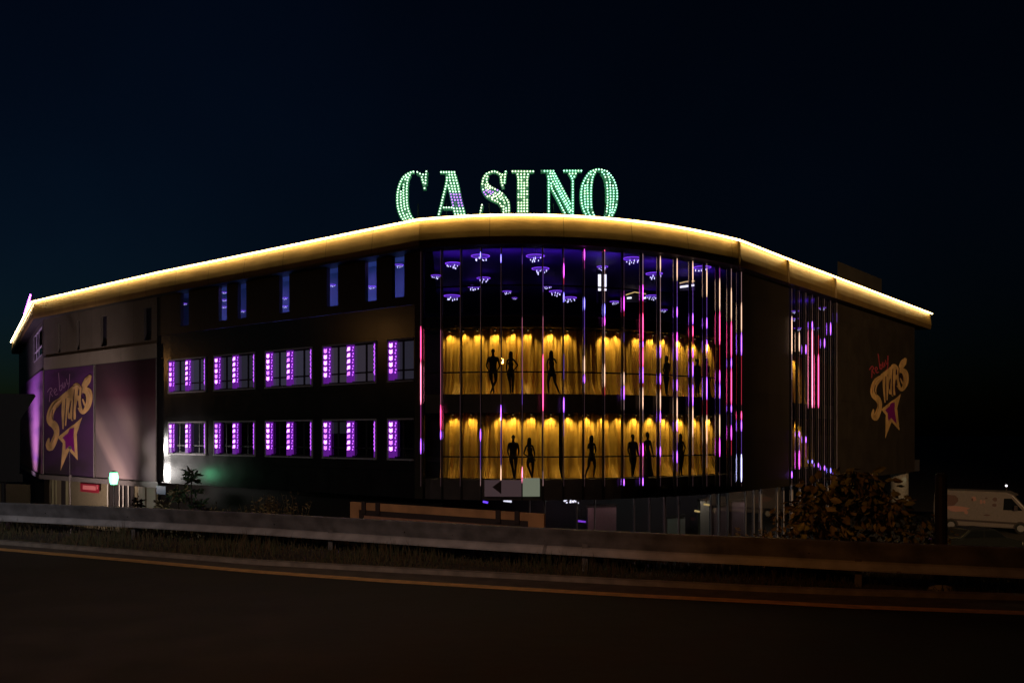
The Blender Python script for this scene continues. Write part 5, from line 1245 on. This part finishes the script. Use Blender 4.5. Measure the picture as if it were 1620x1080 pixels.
shrub(base, [(P_(1350,757),.33),(P_(1300,775),.33),(P_(1385,765,.2),.30),(P_(1290,815),.36),(P_(1340,805),.42),(P_(1390,810),.40),(P_(1270,845),.3),(P_(1420,850),.3),(P_(1345,850),.4),(P_(1310,835),.4),(P_(1415,800),.28),(P_(1275,800),.28),(P_(1370,790),.35)], 620, .16, ["leaf_olive","leaf_brown","leaf_dark","leaf_brown","leaf_pale","leaf_olive"], "large-leaved brown shrub rising above the guardrail at the right", seed=3)
shrub(Vector((ray(1235)*Yb, Yb, 0)), [(P_(1232,812),.16),(P_(1243,838),.22),(P_(1222,850),.18),(P_(1262,846),.2)], 800, .09, ["leaf_brown","leaf_dark","leaf_pale"], "low leafy shrub left of the large brown shrub", seed=4)
shrub(Vector((ray(1455)*(Yb-.2), Yb+.4, 0)), [(P_(1450,830,.3),.3),(P_(1480,850,.3),.28),(P_(1425,825,.3),.3)], 600, .10, ["leaf_dark","leaf_brown","leaf_olive"], "dark low bush between the large shrub and the dark post", seed=5)
# trees near the lantern
def young_tree(x, ytop, Y, hw, label, seed, mats, s):
    rr = random.Random(seed); top = at(x, ytop, Y); base = Vector((top.x, Y, Z_G if Y > 26 else -2)); e = empty("young_tree", base, label, "tree"); b = MB(); t = MB(); t.tube(base, top, .07, .015, 7)
    hh = top.z-base.z
    for k in range(26):
        f = rr.random()**.8*.5; c = top-Vector((0,0,f*hh)); L_ = (.15+f*2)*hw; a = rr.uniform(0,6.28); d = Vector((math.cos(a), math.sin(a), .15)); tip = c+d*L_; t.tube(c, tip, .02, .006, 4)
        for q in range(16): z = c.lerp(tip, rr.uniform(.15,1)); b.m(rr.choice(mats)); leaf(b, z, d+Vector((rr.gauss(0,.7),rr.gauss(0,.7),rr.gauss(0,.5)-.1)), s*rr.uniform(.6,1.3), rr, .28)
    b.build("crown", None, e, fix=False); t.build("trunk", "bark", e)
young_tree(303, 741, 36, 1.0, "young narrow-leaved tree lit green by the lantern", 2, ["leaf_green","leaf_dark","leaf_green"], .3)
young_tree(282, 768, 33, .7, "small pale-leaved sapling before the green-lit tree", 6, ["leaf_pale","leaf_green"], .26)
young_tree(256, 786, 30, .5, "small sapling in front of the blue sign", 7, ["leaf_pale","leaf_dark"], .2)
young_tree(218, 780, 34, .35, "thin sapling before the white doors", 9, ["leaf_dark"], .2)
# weeds standing above the rail
def weeds(x0, x1, y0, label, seed, n=90, m=("dry_grass","leaf_brown")):
    rr = random.Random(seed); Yw = rail_at((x0+x1)/2).y+1.2; c = Vector((ray((x0+x1)/2)*Yw, Yw, 0)); e = MB()
    for _ in range(n):
        x = rr.uniform(x0,x1); p = Vector((ray(x)*Yw+rr.gauss(0,.05), Yw+rr.gauss(0,.2), 0)); hh = (at(x,y0,Yw).z)*rr.uniform(.55,1.05); q = p+Vector((rr.gauss(0,.12),rr.gauss(0,.1),hh)); e.m(rr.choice(m))
        e.tube(p, q, .006, .002, 3)
        for k in range(5): leaf(e, p.lerp(q, rr.uniform(.5,1)), Vector((rr.gauss(0,1),rr.gauss(0,1),rr.uniform(0,1))), .07, rr, .35)
    o = e.build("weeds", None, None, fix=False); o.location = (0,0,0); return tag(o, label, "weeds")
weeds(405, 480, 783, "reddish dry weeds behind the guardrail left of the banner frame", 1)
weeds(1165, 1290, 838, "low weeds just above the guardrail left of the brown shrub", 2, 110, ("leaf_pale","grass","leaf_brown"))
weeds(300, 400, 797, "dark low weeds behind the guardrail under the left wing", 3, 60, ("leaf_dark","leaf_brown"))
# grass on the verge
rr = random.Random(11); b = MB()
XL, XR = -22, 14
for k in range(15000):
    t = rr.random(); i = 1+int(t*(len(KP)-3)); a = KP[i].lerp(KP[i+1], rr.random()); d = .16+2.6*rr.random()**1.3
    p = a+NP*d; p.z = .03; hh = (.05+.22*rr.random()**2)*(1+.4*math.sin(a.x*2.1)) * (.6 if d < .4 else 1.15); b.m("grass" if rr.random() < .5 else "dry_grass")
    q = p+Vector((rr.gauss(0,.05), rr.gauss(0,.04), hh)); wv = Vector((.006,.002,0)); mid = p.lerp(q,.55)+Vector((rr.gauss(0,.01),0,.02)); b.face([p-wv, p+wv, mid+wv*.7, mid-wv*.7]); b.face([mid-wv*.7, mid+wv*.7, q])
g = b.build("grass", None, None, fix=False); tag(g, "short dry grass on the verge under the guardrail", "grass", kind="stuff")
print("done")
